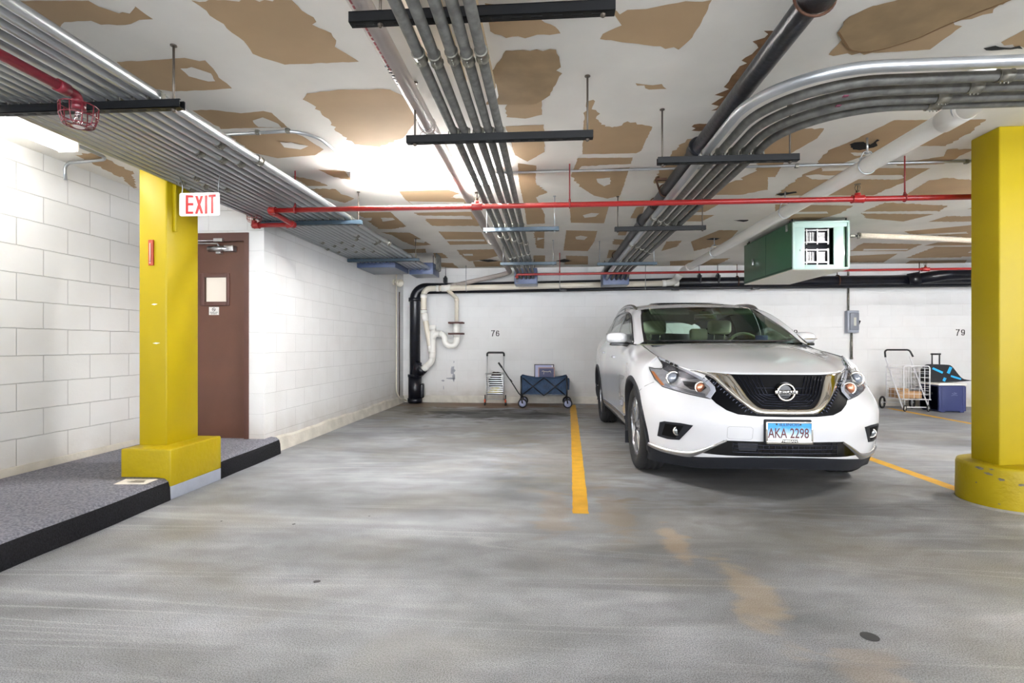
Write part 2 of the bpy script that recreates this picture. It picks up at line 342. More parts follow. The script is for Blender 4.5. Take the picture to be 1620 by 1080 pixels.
# ---------------------------------------------------------------- ceiling: one slab, bare paper patches and torn spots set into its skin
TAN=[[(-2.27,2.06),(-1.97,2.08),(-1.96,2.12),(-1.91,2.17),(-1.80,2.13),(-1.79,2.22),(-1.95,2.25),(-2.06,2.24),(-2.08,2.21),(-2.21,2.21),(-2.32,2.27),(-2.28,2.17)],
[(-1.53,2.11),(-1.10,2.14),(-1.09,2.21),(-1.06,2.26),(-1.09,2.31),(-1.03,2.38),(-1.06,2.49),(-0.99,2.63),(-1.39,2.63),(-1.47,2.56),(-1.50,2.52),(-1.48,2.41),(-1.50,2.31),(-1.51,2.18)],
[(-2.25,2.54),(-2.08,2.54),(-1.87,2.53),(-1.78,2.56),(-1.79,2.64),(-1.82,2.73),(-1.82,2.85),(-2.02,2.86),(-2.19,2.86),(-2.28,2.82),(-2.28,2.66)],
[(-2.24,3.10),(-2.12,3.10),(-1.96,3.16),(-1.80,3.14),(-1.76,3.17),(-1.77,3.39),(-2.01,3.38),(-2.24,3.38),(-2.24,3.28)],
[(-2.24,3.47),(-2.06,3.46),(-1.78,3.46),(-1.74,3.54),(-1.70,3.79),(-1.82,3.90),(-2.14,3.94),(-2.28,3.80)],
[(-1.48,3.01),(-1.42,2.94),(-1.22,2.91),(-1.03,2.92),(-0.92,2.93),(-0.86,3.02),(-0.87,3.34),(-1.02,3.59),(-1.26,3.77),(-1.43,3.71),(-1.46,3.50),(-1.45,3.25),(-1.45,3.08)],
[(-1.94,4.22),(-1.73,4.27),(-1.77,4.52),(-1.89,4.42)],
[(-2.24,4.36),(-2.10,4.49),(-2.05,4.66),(-2.24,4.65)],
[(-2.25,4.73),(-2.02,4.76),(-2.03,4.93),(-1.96,5.08),(-2.12,5.23),(-2.25,5.02)],
[(-2.15,5.62),(-1.76,5.62),(-1.78,6.32),(-2.00,6.45),(-2.16,6.43),(-2.16,6.09)],
[(-1.44,4.87),(-0.96,4.86),(-0.87,4.99),(-0.99,5.11),(-0.80,5.21),(-0.83,5.43),(-1.43,5.38),(-1.46,5.17)],
[(-1.51,5.67),(-0.85,5.68),(-0.81,6.36),(-1.45,6.31),(-1.46,5.93)],
[(-1.44,6.63),(-0.89,6.71),(-0.90,7.51),(-1.46,7.52),(-1.45,6.99)],
[(-2.20,6.61),(-1.83,6.68),(-1.74,7.50),(-2.00,7.58),(-2.08,7.24),(-2.11,6.82)],
[(-1.44,7.93),(-0.83,7.92),(-0.83,8.48),(-1.16,8.90),(-1.42,9.02),(-1.45,8.43)],
[(-1.86,8.17),(-1.71,8.18),(-1.71,8.66),(-1.94,8.65)],
[(-1.98,9.11),(-1.74,9.20),(-1.74,9.81),(-2.04,9.63)],
[(-1.35,9.02),(-0.61,9.07),(-0.65,9.65),(-1.40,9.68)],
[(0.25,2.27),(0.31,2.34),(0.34,2.31),(0.42,2.31),(0.58,2.27),(0.69,2.27),(0.69,2.42),(0.68,2.54),(0.64,2.64),(0.51,2.60),(0.24,2.52),(0.25,2.48),(0.33,2.42)],
[(-0.28,2.22),(-0.19,2.24),(0.02,2.26),(0.02,2.34),(-0.04,2.35),(0.05,2.46),(0.00,2.47),(-0.21,2.48),(-0.28,2.42),(-0.28,2.29)],
[(0.48,2.96),(0.58,2.99),(0.63,2.98),(0.67,3.04),(0.57,3.04)],
[(0.22,3.44),(0.22,3.16),(0.26,3.14),(0.32,3.29),(0.30,3.37),(0.37,3.53),(0.45,3.54),(0.51,3.46),(0.69,3.56),(0.69,3.99),(0.66,4.04),(0.25,4.03)],
[(0.22,4.11),(0.65,4.13),(0.68,4.86),(0.69,5.17),(0.58,5.27),(0.43,5.15),(0.29,4.87),(0.18,4.54)],
[(0.20,5.36),(0.62,5.41),(0.65,6.33),(0.25,6.27)],
[(0.21,6.68),(0.61,6.75),(0.63,7.44),(0.59,8.18),(0.21,8.10)],
[(0.27,8.56),(0.63,8.65),(0.69,9.53),(0.26,9.49)],
[(-0.26,4.19),(-0.11,4.26),(-0.13,4.69),(-0.03,5.03),(-0.14,5.17),(-0.06,5.83),(-0.06,6.28),(-0.28,6.33),(-0.27,5.35),(-0.28,4.72)],
[(-0.21,6.65),(-0.07,6.70),(-0.09,7.92),(-0.20,7.86)],
[(-0.27,8.52),(-0.08,8.53),(-0.09,9.47),(-0.30,9.45)],
[(-0.26,3.07),(-0.05,3.08),(-0.05,3.32),(-0.16,3.37),(-0.28,3.34)],
[(-0.30,3.48),(-0.04,3.47),(-0.04,3.96),(-0.18,4.16),(-0.27,4.01)],
[(0.98,3.79),(1.09,3.80),(1.11,4.64),(0.95,4.63),(0.93,4.04)],
[(0.91,4.38),(1.05,4.32),(1.07,4.78),(0.95,4.81)],
[(0.92,5.61),(1.00,5.59),(1.06,6.11),(0.93,6.10)],
[(0.89,6.80),(1.00,6.81),(1.01,7.04),(0.91,7.04)],
[(0.88,7.28),(1.06,7.34),(1.06,7.71),(0.92,7.65)],
[(0.91,8.10),(1.12,8.11),(1.17,8.87),(0.96,8.86)],
[(1.41,2.74),(1.40,2.56),(1.36,2.54),(1.34,2.43),(1.40,2.36),(1.49,2.33),(1.94,2.36),(1.96,2.45),(1.83,2.50),(1.90,2.54),(1.89,2.73),(1.68,2.74)],
[(2.19,2.69),(2.21,2.59),(2.33,2.67),(2.35,2.75),(2.23,2.72)],
[(1.54,3.67),(1.86,3.67),(1.90,3.84),(1.84,4.15),(1.97,4.70),(1.80,4.69),(1.54,3.95)],
[(2.18,3.88),(2.25,3.57),(2.84,3.60),(2.90,3.77),(2.92,4.06),(2.66,4.04),(2.51,4.08),(2.36,4.40),(2.16,4.38),(2.10,4.09),(2.16,3.95)],
[(2.99,4.13),(3.19,4.13),(3.19,4.46),(2.85,4.48),(2.75,4.43),(2.99,4.33)],
[(2.24,4.48),(3.16,4.56),(3.19,4.90),(3.17,5.35),(2.21,5.28),(2.18,4.63)],
[(3.49,4.83),(3.82,4.94),(4.19,5.42),(3.48,5.35),(3.38,4.89)],
[(2.35,5.61),(3.19,5.72),(3.24,6.04),(3.12,6.35),(2.62,6.25)],
[(3.46,6.05),(3.45,5.62),(4.19,5.79),(4.31,6.15),(4.20,6.50),(3.66,6.30)],
[(4.58,7.07),(5.20,6.73),(5.84,7.56),(4.76,7.24)],
[(4.50,7.82),(5.42,7.98),(5.56,8.55),(4.69,8.48)],
[(5.75,8.20),(6.37,8.24),(6.88,9.23),(6.00,9.23)],
[(4.87,8.96),(5.58,8.77),(5.92,9.69),(5.24,9.64)],
[(1.53,6.00),(1.86,6.02),(1.80,6.32),(1.58,6.30)],
[(1.65,7.51),(1.86,7.44),(1.89,7.91),(1.74,8.27)],
[(2.10,9.27),(3.04,9.01),(3.06,9.77),(2.22,9.79)],
[(2.00,7.54),(2.16,6.82),(2.41,6.84),(2.54,7.67),(2.25,8.30)],
[(1.55,5.04),(1.79,4.40),(2.06,5.08),(1.85,5.23),(1.61,5.21)],
[(1.45,5.59),(1.77,5.54),(1.71,5.87),(1.51,5.88)],
[(4.00,9.21),(5.05,9.42),(5.25,10.01),(4.23,9.86)],
[(6.26,9.51),(7.19,9.51),(7.53,10.03),(6.44,9.95)],
[(-3.65,4.13),(-3.52,4.14),(-3.92,4.64),(-3.82,4.42)],
[(-3.67,3.76),(-3.46,3.71),(-3.56,4.21),(-3.76,4.28)]]
BROWN=[[(1.00,2.51),(1.07,2.52),(1.12,2.77),(1.15,3.15),(1.11,3.35),(1.01,3.34),(0.99,3.04),(1.00,2.82)],
[(0.96,3.54),(1.09,3.52),(1.11,3.66),(0.97,3.64)]]
WHITE=[[(-1.90,2.08),(-1.79,2.09),(-1.80,2.13),(-1.86,2.17),(-1.90,2.15)],
[(-1.96,2.62),(-1.89,2.61),(-1.83,2.68),(-1.86,2.76),(-1.90,2.76),(-1.97,2.70)],
[(-1.94,3.26),(-1.85,3.22),(-1.80,3.32),(-1.81,3.38),(-1.96,3.36)],
[(-1.95,3.62),(-1.87,3.63),(-1.78,3.71),(-1.87,3.77),(-1.97,3.72)],
[(0.27,3.16),(0.30,3.12),(0.37,3.27),(0.46,3.35),(0.48,3.46),(0.42,3.54),(0.34,3.49),(0.36,3.36),(0.26,3.26)],
[(0.41,4.62),(0.53,4.60),(0.55,4.78),(0.50,4.85),(0.43,4.73)],
[(0.37,5.91),(0.46,5.81),(0.55,5.84),(0.52,5.98),(0.40,6.03)],
[(0.34,7.08),(0.41,7.00),(0.51,7.09),(0.48,7.30),(0.37,7.25)],
[(-0.17,7.08),(-0.07,7.13),(-0.18,7.29)],
[(-1.57,5.77),(-0.90,5.85),(-0.90,6.00),(-1.57,5.92)],
[(-1.44,5.21),(-0.88,5.28),(-0.89,5.37),(-1.43,5.36)],
[(-1.43,6.45),(-0.88,6.53),(-0.88,6.67),(-1.41,6.63)],
[(-1.49,7.11),(-0.92,7.15),(-0.91,7.28),(-1.46,7.24)],
[(-2.15,5.85),(-2.05,5.85),(-2.10,5.97),(-2.19,6.00)],
[(-1.95,5.86),(-1.81,5.87),(-1.81,5.96),(-1.98,6.04)],
[(-1.88,7.08),(-1.73,7.09),(-1.80,7.35),(-1.92,7.25)],
[(-1.40,8.26),(-1.24,8.27),(-1.26,8.45),(-1.41,8.44)],
[(2.21,4.67),(2.28,4.64),(2.41,4.68),(3.02,4.71),(3.11,4.79),(3.08,4.84),(2.32,4.78)],
[(2.30,5.92),(3.04,5.94),(3.10,6.03),(2.35,6.03)],
[(3.41,5.97),(4.21,6.00),(4.39,6.07),(4.31,6.15),(3.48,6.06)],
[(2.75,4.35),(2.70,4.10),(2.95,4.08),(3.06,4.27),(2.87,4.36)],
[(2.29,4.14),(2.55,4.15),(2.57,4.23),(2.35,4.20)],
[(4.77,8.28),(5.46,8.33),(5.51,8.44),(4.86,8.44)],
[(1.53,4.62),(1.63,4.59),(1.71,4.75),(1.58,4.76)],
[(4.87,7.25),(5.39,7.13),(5.49,7.25),(4.95,7.33)],
[(2.25,4.48),(2.54,4.46),(2.59,4.55),(2.29,4.56)],
[(0.26,4.29),(0.66,4.26),(0.65,4.35),(0.24,4.38)]]
STAIN=[[(-0.22,2.58),(-0.13,2.58),(0.03,2.59),(0.05,2.69),(0.05,2.85),(0.00,3.06),(-0.12,3.17),(-0.39,3.15),(-0.34,2.82),(-0.26,2.67)],
[(1.35,2.54),(1.34,2.43),(1.40,2.36),(1.50,2.31),(1.98,2.33),(1.82,2.52),(1.76,2.62),(1.66,2.70),(1.58,2.73),(1.49,2.70)]]
HOLES=[[(2.19,3.97),(2.20,3.93),(2.26,3.92),(2.34,3.98),(2.33,3.88),(2.36,3.90),(2.40,4.04),(2.36,4.07),(2.27,4.07)],
[(2.19,5.21),(2.26,5.16),(2.35,5.14),(2.38,5.19),(2.31,5.24),(2.27,5.28)],
[(2.16,7.38),(2.21,7.29),(2.34,7.30),(2.31,7.43)],
[(2.15,6.28),(2.23,6.26),(2.32,6.26),(2.30,6.36)],
[(2.14,2.73),(2.18,2.71),(2.24,2.73),(2.30,2.72),(2.34,2.75),(2.17,2.75)],
[(-1.24,8.89),(-1.03,8.84),(-0.88,8.99),(-1.09,9.11)],
[(0.11,9.06),(0.24,8.87),(0.38,9.08),(0.23,9.27)]]

rc = random.Random(4)
def ragged(poly, amp, seed, step=.028):
    amp *= .8
    r = random.Random(seed); out = []; n = len(poly)
    for i in range(n):
        a = Vector(poly[i]); c = Vector(poly[(i+1) % n]); d = (c-a).length; k = max(1, int(d/step)); nn = Vector((-(c-a).y, (c-a).x))
        if nn.length > 0: nn.normalize()
        rough = r.random() < .4
        for j in range(k):
            t = j/k; p = a.lerp(c, t); q = 0 if j == 0 else r.uniform(-1, 1)*amp*(1.6 if rough else .35); out.append(tuple(p+nn*q))
    return out
b = MB(); b.bb(XL-.2, XR+.2, YF-.2, BACK+.2, CEIL, CEIL+.15)
def cpatch(poly, mi, z, seed, amp=.012):
    ZK[0] += 1; z -= ZK[0]*.000004
    q = ragged(poly, amp, seed); b.mi = mi
    tri = delaunay_2d_cdt([Vector(p) for p in q], [(i, (i+1) % len(q)) for i in range(len(q))], [], 1, 1e-5)
    b.add([(p.x, p.y, z) for p in tri[0]], [list(f)[::-1] for f in tri[2]])
for i, p in enumerate(TAN): cpatch(p, 1, CEIL-.0008, i)
for i, p in enumerate(BROWN): cpatch(p, 2, CEIL-.0009, 100+i, .03)
def dist_ok(cx, cy):      # keep generated patches away from the traced ones
    for p in TAN+BROWN:
        mx = sum(q[0] for q in p)/len(p); my = sum(q[1] for q in p)/len(p)
        if abs(mx-cx) < .62 and abs(my-cy) < .45: return False
    return True
gx = -3.3
while gx < XR-.4:
    gy = YF+.4
    while gy < BACK-.3:
        cx = gx+rc.uniform(-.06, .06); cy = gy+rc.uniform(-.05, .05)
        vis = gy > 2.1 and gx < 4.2 and not (gx < -1.9 and gy < 9)
        if not vis and dist_ok(cx, cy) or (gx > 4.2 and dist_ok(cx, cy)):
            w, h = rc.uniform(.3, .4), rc.uniform(.13, .21)
            cpatch([(cx-w, cy-h), (cx-w*.3, cy-h*rc.uniform(.7, 1.1)), (cx+w, cy-h*rc.uniform(.8, 1.1)), (cx+w*rc.uniform(.8, 1.05), cy+h), (cx, cy+h*rc.uniform(.8, 1.1)), (cx-w*rc.uniform(.8, 1.1), cy+h*.9)], 1, CEIL-.0008, int(gx*100+gy*1000))
        gy += .52
    gx += 1.02
b.mi = 0
for i, p in enumerate(WHITE): cpatch(p, 0, CEIL-.0026, 300+i, .008)
cpatch(STAIN[0], 3, CEIL-.0022, 500, .015)
cpatch(STAIN[1], 3, CEIL-.0022, 501, .012)
for q in (STAIN[1][4:]+STAIN[1][:1],):
    L_ = fillet([(p[0], p[1], CEIL-.002) for p in q], .1, 4); b.mi = 4
    b.ribbon([(p[0], p[1]) for p in L_], .010, .0004, lambda a, c, z: (a, c, CEIL-.0040-z))
for i, p in enumerate(HOLES): cpatch(p, 5, CEIL-.0036, 600+i, .02)
o = b.build('ceiling', [M_comp, M_tan, M_brown, M_stain, M_stain_e, M_hole], recalc=False); struct(o)

# ---------------------------------------------------------------- carpeted walkway slab
M_carpet = mat('dark_carpet', (160, 160, 170), .95, nscale=80, namt=.5, bump=1.0, bscale=300, spec=.1, col2=(112, 113, 124), detail=12)
b = MB()
M_edge = mat('dark_kerb_edge', (34, 34, 38), .9, nscale=90, namt=.5, bump=.8, bscale=120, spec=.15)  # near-black speckled kerb face, darker than the carpet on top
def kerb_x(y): return -2.745 if 3.5 < y < 4.07 else -2.66-.024*(y-2.3)
ys = [YF, 0, 1.2]+[1.5+i*.25 for i in range(8)]+[3.495, 3.505, 3.7, 4.06, 4.08, 4.3, 4.6, 4.9, 5.08]
prof = lambda X: [(XL, .15), (X-.10, .155), (X-.04, .150), (X-.012, .128), (X, .09), (X+.006, .0)]
vs = []; fs = []
for y in ys:
    hz = 1+.10*max(0, min(1, (y-3)/2))
    for (x, z) in prof(kerb_x(y)+.006*math.sin(y*7)): vs.append((x, y, z*hz))
for i in range(len(ys)-1):
    for j in range(5): fs.append((i*6+j, i*6+j+1, (i+1)*6+j+1, (i+1)*6+j))
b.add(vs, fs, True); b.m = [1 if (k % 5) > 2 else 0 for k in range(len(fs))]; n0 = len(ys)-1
b.add([vs[n0*6+j] for j in range(6)]+[(XL, 5.08, 0)], [(0, 1, 2, 3, 4, 5, 6)])
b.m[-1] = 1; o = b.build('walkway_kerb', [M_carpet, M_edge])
tag(o, 'raised walkway slab covered in dark grey carpet along the block wall', 'walkway')

# ---------------------------------------------------------------- yellow painted bay lines
M_line = mat('yellow_line_paint', (226, 172, 44), .6, nscale=9, namt=.18, bump=.2, bscale=120)
M_line2 = mat('worn_line_paint', (222, 176, 84), .6, nscale=9, namt=.2)
def bay_line(pts, lab, w=.105, m=M_line):
    b = MB(); L_ = []; R_ = []; r = random.Random(len(lab)); P = []
    for i in range(len(pts)-1):
        a = Vector(pts[i]); c = Vector(pts[i+1]); k = int((c-a).length/.06)
        for j in range(k): P.append(a.lerp(c, j/k))
    P.append(Vector(pts[-1]))
    for p in P: L_.append((p.x-w/2+r.uniform(-.003, .003), p.y, .0015)); R_.append((p.x+w/2+r.uniform(-.003, .003), p.y, .0015))
    k = len(P); b.add(L_+R_, [(i, k+i, k+i+1, i+1) for i in range(k-1)])
    tag(b.build('bay_line', m, recalc=False), lab, 'floor marking', 'painted bay lines')
bay_line([(.20, 3.41), (.24, 4.4), (.33, 6.9), (.42, 9.62)], 'wide yellow bay line on the concrete beside the white car, towards the folding wagon')
bay_line([(3.1, 4.16), (3.1, 9.7)], 'yellow bay line running from the round-based yellow column past the white car')
bay_line([(5.9, 3.4), (5.9, 9.5)], 'thin yellow bay line ending by the white wire shopping cart')

# ---------------------------------------------------------------- door
M_door = mat('brown_door_paint', (100, 66, 52), .38, nscale=4, namt=.14, bump=.08, bscale=60)
M_frame = mat('brown_frame_paint', (94, 62, 54), .4, nscale=5, namt=.12)
M_steel = mat('brushed_steel', (190, 190, 192), .28, 1, nscale=30, namt=.2)
M_black = mat('black_paint', (22, 23, 26), .4, nscale=20, namt=.3)
dr = bpy.data.objects.new('door_1', None); C.objects.link(dr); dr.location = (DX0, YD, DZ0); dr['kind'] = 'structure'
iv = Matrix.Translation((-DX0, -YD, -DZ0))
b = MB(); y0, y1 = YD-.012, YD+.10
b.bb(DX0-.05, DX0, y0, y1, .17, DZ1); b.bb(DX1, DX1+.045, y0, y1, .17, DZ1); b.bb(DX0-.05, DX1+.045, y0, y1, DZ1, DZ1+.085)
b.build('door_frame', M_frame, dr, inv=iv)
WX0, WX1, WZ0, WZ1 = -3.467, -3.236, 1.538, 1.784
b = MB(); ya, yb = YD+.035, YD+.08
for (a, c, d, e) in ((DX0, WX0, DZ0, DZ1), (WX1, DX1, DZ0, DZ1), (WX0, WX1, DZ0, WZ0), (WX0, WX1, WZ1, DZ1)): b.bb(a, c, ya, yb, d, e)
b.build('door_panel', M_door, dr, inv=iv)
b = MB()
for (a, c, d, e) in ((WX0-.05, WX0, WZ0-.04, WZ1+.04), (WX1, WX1+.03, WZ0-.04, WZ1+.04), (WX0, WX1, WZ0-.04, WZ0), (WX0, WX1, WZ1, WZ1+.04)): b.bb(a, c, YD+.018, YD+.05, d, e, .004)
wf = b.build('window_frame', M_frame, dr, inv=iv)
b = MB(); b.bb(WX0, WX1, YD+.055, YD+.06, WZ0, WZ1); b.build('window_pane', mat('frosted_pane', (205, 196, 184), .35, emit=.12), wf, inv=iv)
b = MB(); b.bb(-3.422, -3.320, YD+.030, YD+.035, 1.405, 1.485); sg = b.build('no_smoking_sign', mat('sign_white', (232, 230, 226), .4), dr, inv=iv, label='small white no smoking notice')
b = MB(); f2 = lambda a, c, z: (a, YD+.0295-z, c)
b.ribbon([(-3.371+.016*math.cos(t*PI/12), 1.460+.016*math.sin(t*PI/12)) for t in range(25)], .004, .001, f2)
b.ribbon([(-3.382, 1.471), (-3.360, 1.449)], .004, .001, f2); b.ribbon([(-3.382, 1.459), (-3.361, 1.459)], .004, .001, f2)
b.build('sign_symbol', M_black, sg, inv=iv)
def text_mesh(txt, size, mtx, name, m, parent=None, ext=.0008, inv=None, sx=1.0, bold=0):
    cu = bpy.data.curves.new(name, 'FONT'); cu.body = txt; cu.size = size; cu.extrude = ext; cu.align_x = 'CENTER'; cu.align_y = 'CENTER'; cu.offset = bold; cu.resolution_u = 3
    t = bpy.data.objects.new(name, cu); C.objects.link(t); bpy.context.view_layer.update()
    me = bpy.data.meshes.new_from_object(t.evaluated_get(bpy.context.evaluated_depsgraph_get())); bpy.data.objects.remove(t)
    M_ = mtx @ Matrix.Diagonal((sx, 1, 1, 1))
    if inv is not None: M_ = inv @ M_
    me.transform(M_); me.name = name; me.materials.clear(); me.materials.append(m)
    o = bpy.data.objects.new(name, me); C.objects.link(o)
    if parent: o.parent = parent
    return o
RX = Matrix.Rotation(PI/2, 4, 'X')
text_mesh('SMOKING AND', .012, Matrix.Translation((-3.371, YD+.029, 1.431)) @ RX, 'sign_lettering', M_black, sg, inv=iv)
text_mesh('PROHIBITED', .012, Matrix.Translation((-3.371, YD+.029, 1.416)) @ RX, 'sign_lettering', M_black, sg, inv=iv)
b = MB(); b.cyl((-3.40, YD-.01, 2.062), (-3.20, YD-.01, 2.062), .027, 20); b.bb(-3.23, -3.13, YD-.035, YD+.035, 2.032, 2.092, .008); b.box((-3.30, YD+.01, 2.03), (.05, .04, .03))
cl = b.build('door_closer', M_steel, dr, inv=iv, label='aluminium door closer')
b = MB(); b.tube([(-3.28, YD-.012, 2.075), (-3.30, YD-.02, 2.112), (-3.60, YD-.03, 2.118), (-3.78, YD-.03, 2.12)], .008, 8); b.tube([(-3.30, YD-.005, 2.145), (-3.78, YD-.02, 2.14)], .007, 8)
b.bb(-3.33, -3.24, YD-.04, YD-.01, 2.13, 2.16)
b.build('closer_arm', M_steel, cl, inv=iv)
b = MB(); b.bb(DX0-.03, DX1+.03, YD-.02, YD+.10, .15, .166, .003); b.build('threshold', M_steel, dr, inv=iv)

# ---------------------------------------------------------------- columns
M_yel = mat('yellow_gloss_paint', (172, 151, 10), .42, spec=.3, nscale=1.8, namt=.07, bump=.10, bscale=18)
M_yel2 = mat('yellow_gloss_paint_scuffed', (172, 151, 10), .45, spec=.3, nscale=5, namt=.10, bump=.35, bscale=30)
M_greyp = mat('grey_primer', (158, 164, 178), .6, nscale=8, namt=.12)
cx0, cx1, cy0, cy1 = -3.065, -2.845, 3.66, 4.01
t = thing('yellow_column', 'square yellow column on a block plinth standing in the dark carpet, by the brown door', 'column', (cx0, cy0, 0)); iv = Matrix.Translation((-cx0, -cy0, 0))
b = MB(); b.bb(cx0, cx1, cy0, cy1, .33, CEIL, .012); b.build('shaft', M_yel, t, inv=iv)
b = MB(); b.bb(cx0-.005, -2.69, 3.50, 4.07, .09, .358, .012); pl = b.build('plinth', M_yel2, t, inv=iv)
b = MB(); b.bb(cx0, -2.692, 3.502, 4.068, -.0, .095, .004); b.build('plinth_foot', M_greyp, pl, inv=iv, label='unpainted grey foot of the plinth')
b = MB(); b.bb(-2.845, -2.820, 3.72, 3.745, 1.96, 2.36, .004); b.build('cable_cover', M_yel, t, inv=iv)
b = MB()
for (x, z, w) in ((-2.965, 1.405, .05), (-2.955, 1.115, .06)): b.add([(x, cy0-.001, z), (x+w*.5, cy0-.001, z-.006), (x+w, cy0-.001, z+.003), (x+w*.4, cy0-.001, z+.006)], [(0, 1, 2, 3)])
b.build('paint_chip', mat('sign_white', (232, 230, 226)), t, inv=iv)
b = MB(); b.bb(-2.981, -2.942, cy0-.014, cy0, 1.694, 1.885, .004)
th = b.build('thermometer', mat('thermometer_red', (176, 70, 42), .5, nscale=20, namt=.2)); tag(th, 'narrow red wall thermometer fixed on the face of the square yellow column', 'thermometer')
b = MB(); b.cyl((-2.962, cy0-.017, 1.72), (-2.962, cy0-.017, 1.86), .003, 8); b.lathe([(0, 0), (.005, .002), (.005, .006), (0, .008)], (-2.962, cy0-.014, 1.712), (0, -1, 0), 10)
b.build('glass_tube', mat('thermo_glass', (225, 215, 205), .2), th)
b = MB()
for i in range(14): b.bb(-2.955, -2.949, cy0-.0146, cy0-.0138, 1.725+i*.01, 1.7262+i*.01)
b.build('scale_marks', M_black, th)

rcx, rcy = 3.30, 3.62          # column with a round foot
ang = 0
X0, X1, Y0, Y1 = 3.018, 3.72, 3.72, 3.96
X0 = 3.018
t = thing('yellow_column', 'broad yellow column with a rounded scuffed base, at the bay line past the car', 'column', (X0, Y0, 0)); iv = Matrix.Translation((-X0, -Y0, 0))
b = MB(); b.bb(X0, X1, Y0, Y1, .27, CEIL, .01); b.build('shaft', M_yel, t, inv=iv)
b = MB(); ring = []
bx0, bx1, by0, by1, br_ = 2.91, 3.83, 3.585, 4.14, .27
for (qx, qy, a0) in ((bx1-br_, by1-br_, 0), (bx0+br_, by1-br_, 90), (bx0+br_, by0+br_, 180), (bx1-br_, by0+br_, 270)):
    for i in range(13): a = math.radians(a0+90*i/12); ring.append((qx+br_*math.cos(a), qy+br_*math.sin(a)))
n = len(ring); mcx, mcy = (bx0+bx1)/2, (by0+by1)/2; lv = [(1.0, .012), (1.004, .05), (1.0, .15), (.997, .262), (.985, .283), (.965, .288), (.6, .30), (.05, .302)]
vs = []; fs = []
for (k, z) in lv:
    for (x, y) in ring: vs.append((mcx+(x-mcx)*k, mcy+(y-mcy)*k, z))
for i in range(len(lv)-1):
    for j in range(n): fs.append((i*n+j, i*n+(j+1) % n, (i+1)*n+(j+1) % n, (i+1)*n+j))
fs.append(list(range((len(lv)-1)*n, len(lv)*n))); b.add(vs, fs, True); pb = b.build('rounded_base', M_yel2, t, inv=iv)
b = MB(); r = random.Random(5)
for (ax_, z, w, h) in ((200, .262, .05, .010), (210, .235, .045, .012), (214, .268, .03, .006), (224, .21, .03, .01), (245, .19, .05, .012), (196, .16, .015, .006), (222, .045, .012, .006), (260, .03, .06, .02)):
    a = math.radians(ax_); qx, qy = bx0+br_, by0+br_
    P = []
    for k in range(10):
        aa = 2*PI*k/10; s_ = r.uniform(.5, 1.1); P.append((w*s_*math.cos(aa)/br_*.6, h*s_*math.sin(aa)))
    b.add([(qx+(br_+.003)*math.cos(a+p[0]), qy+(br_+.003)*math.sin(a+p[0]), z+p[1]) for p in P], [list(range(10))])
b.build('chipped_paint', mat('chip_grey', (128, 118, 100), .8, nscale=30, namt=.4), pb, inv=iv)
b = MB()
for k in range(3):
    s_ = 1.01+.012*k
    vs = [(mcx+(x-mcx)*s_, mcy+(y-mcy)*s_, .012-.004*k) for (x, y) in ring]+[(mcx+(x-mcx)*(s_+.012), mcy+(y-mcy)*(s_+.012), .008-.004*k) for (x, y) in ring]
    b.add(vs, [(j, (j+1) % n, n+(j+1) % n, n+j) for j in range(n)], True)
b.build('grout_edge', mat('grout', (176, 172, 166), .8, nscale=12, namt=.3), pb, inv=iv)

# paper notice on the carpet
b = MB(); Z = .1585
b.add([(-2.95, 3.305, Z), (-2.73, 3.315, Z+.001), (-2.745, 3.455, Z+.001), (-2.975, 3.44, Z+.002)], [(0, 1, 2, 3)])
pp = b.build('paper_notice', mat('paper', (226, 222, 214), .7, nscale=14, namt=.2)); tag(pp, 'white paper notice lying on the dark carpet against the yellow plinth', 'paper')
b = MB()
for (x, y, w) in ((-2.90, 3.36, .12), (-2.89, 3.38, .10), (-2.88, 3.40, .08)): b.bb(x, x+w, y, y+.008, Z+.0018, Z+.0022)
b.build('print', M_black, pp)
# ---------------------------------------------------------------- overhead services
M_galv = mat('galvanised_steel', (186, 190, 194), .36, .85, nscale=7, namt=.2, rvar=.05, stretch=(1, .25, 1), spec=.5)
M_galv2 = mat('weathered_conduit', (118, 118, 114), .5, .4, nscale=22, namt=.4, rvar=.1, bump=.08, bscale=40)
M_clamp = mat('coupling_steel', (150, 148, 138), .4, .8, nscale=30, namt=.4)
M_strut = mat('black_strut_channel', (10, 12, 15), .45, .0, nscale=8, namt=.3, spec=.3)
M_strutg = mat('blue_grey_channel', (52, 68, 80), .4, .3)
M_rod = mat('threaded_rod', (96, 88, 80), .5, .7)
M_red = mat('red_pipe_paint', (146, 24, 24), .35, coat=.2, nscale=9, namt=.12)
M_redd = mat('dark_red_pipe_paint', (104, 24, 36), .4, coat=.1)
M_iron = mat('black_coated_iron', (18, 21, 34), .32, .0, nscale=10, namt=.4, bump=.25, bscale=30, col2=(12, 13, 18))
M_pvc = mat('cream_pvc', (224, 216, 200), .38, nscale=3, namt=.08)
M_pvcw = mat('white_pvc', (236, 234, 228), .35)
M_pvcg = mat('grey_white_pvc', (182, 172, 166), .5, nscale=5, namt=.12)
M_beige = mat('beige_pipe', (226, 206, 170), .5, nscale=5, namt=.15)
M_rust = mat('rusty_band', (88, 58, 42), .7, .4, nscale=25, namt=.4)
M_box = mat('blue_grey_enamel', (66, 80, 114), .4, .1, nscale=4, namt=.1)
M_boxu = mat('grey_box_lid', (124, 130, 140), .4, .2)

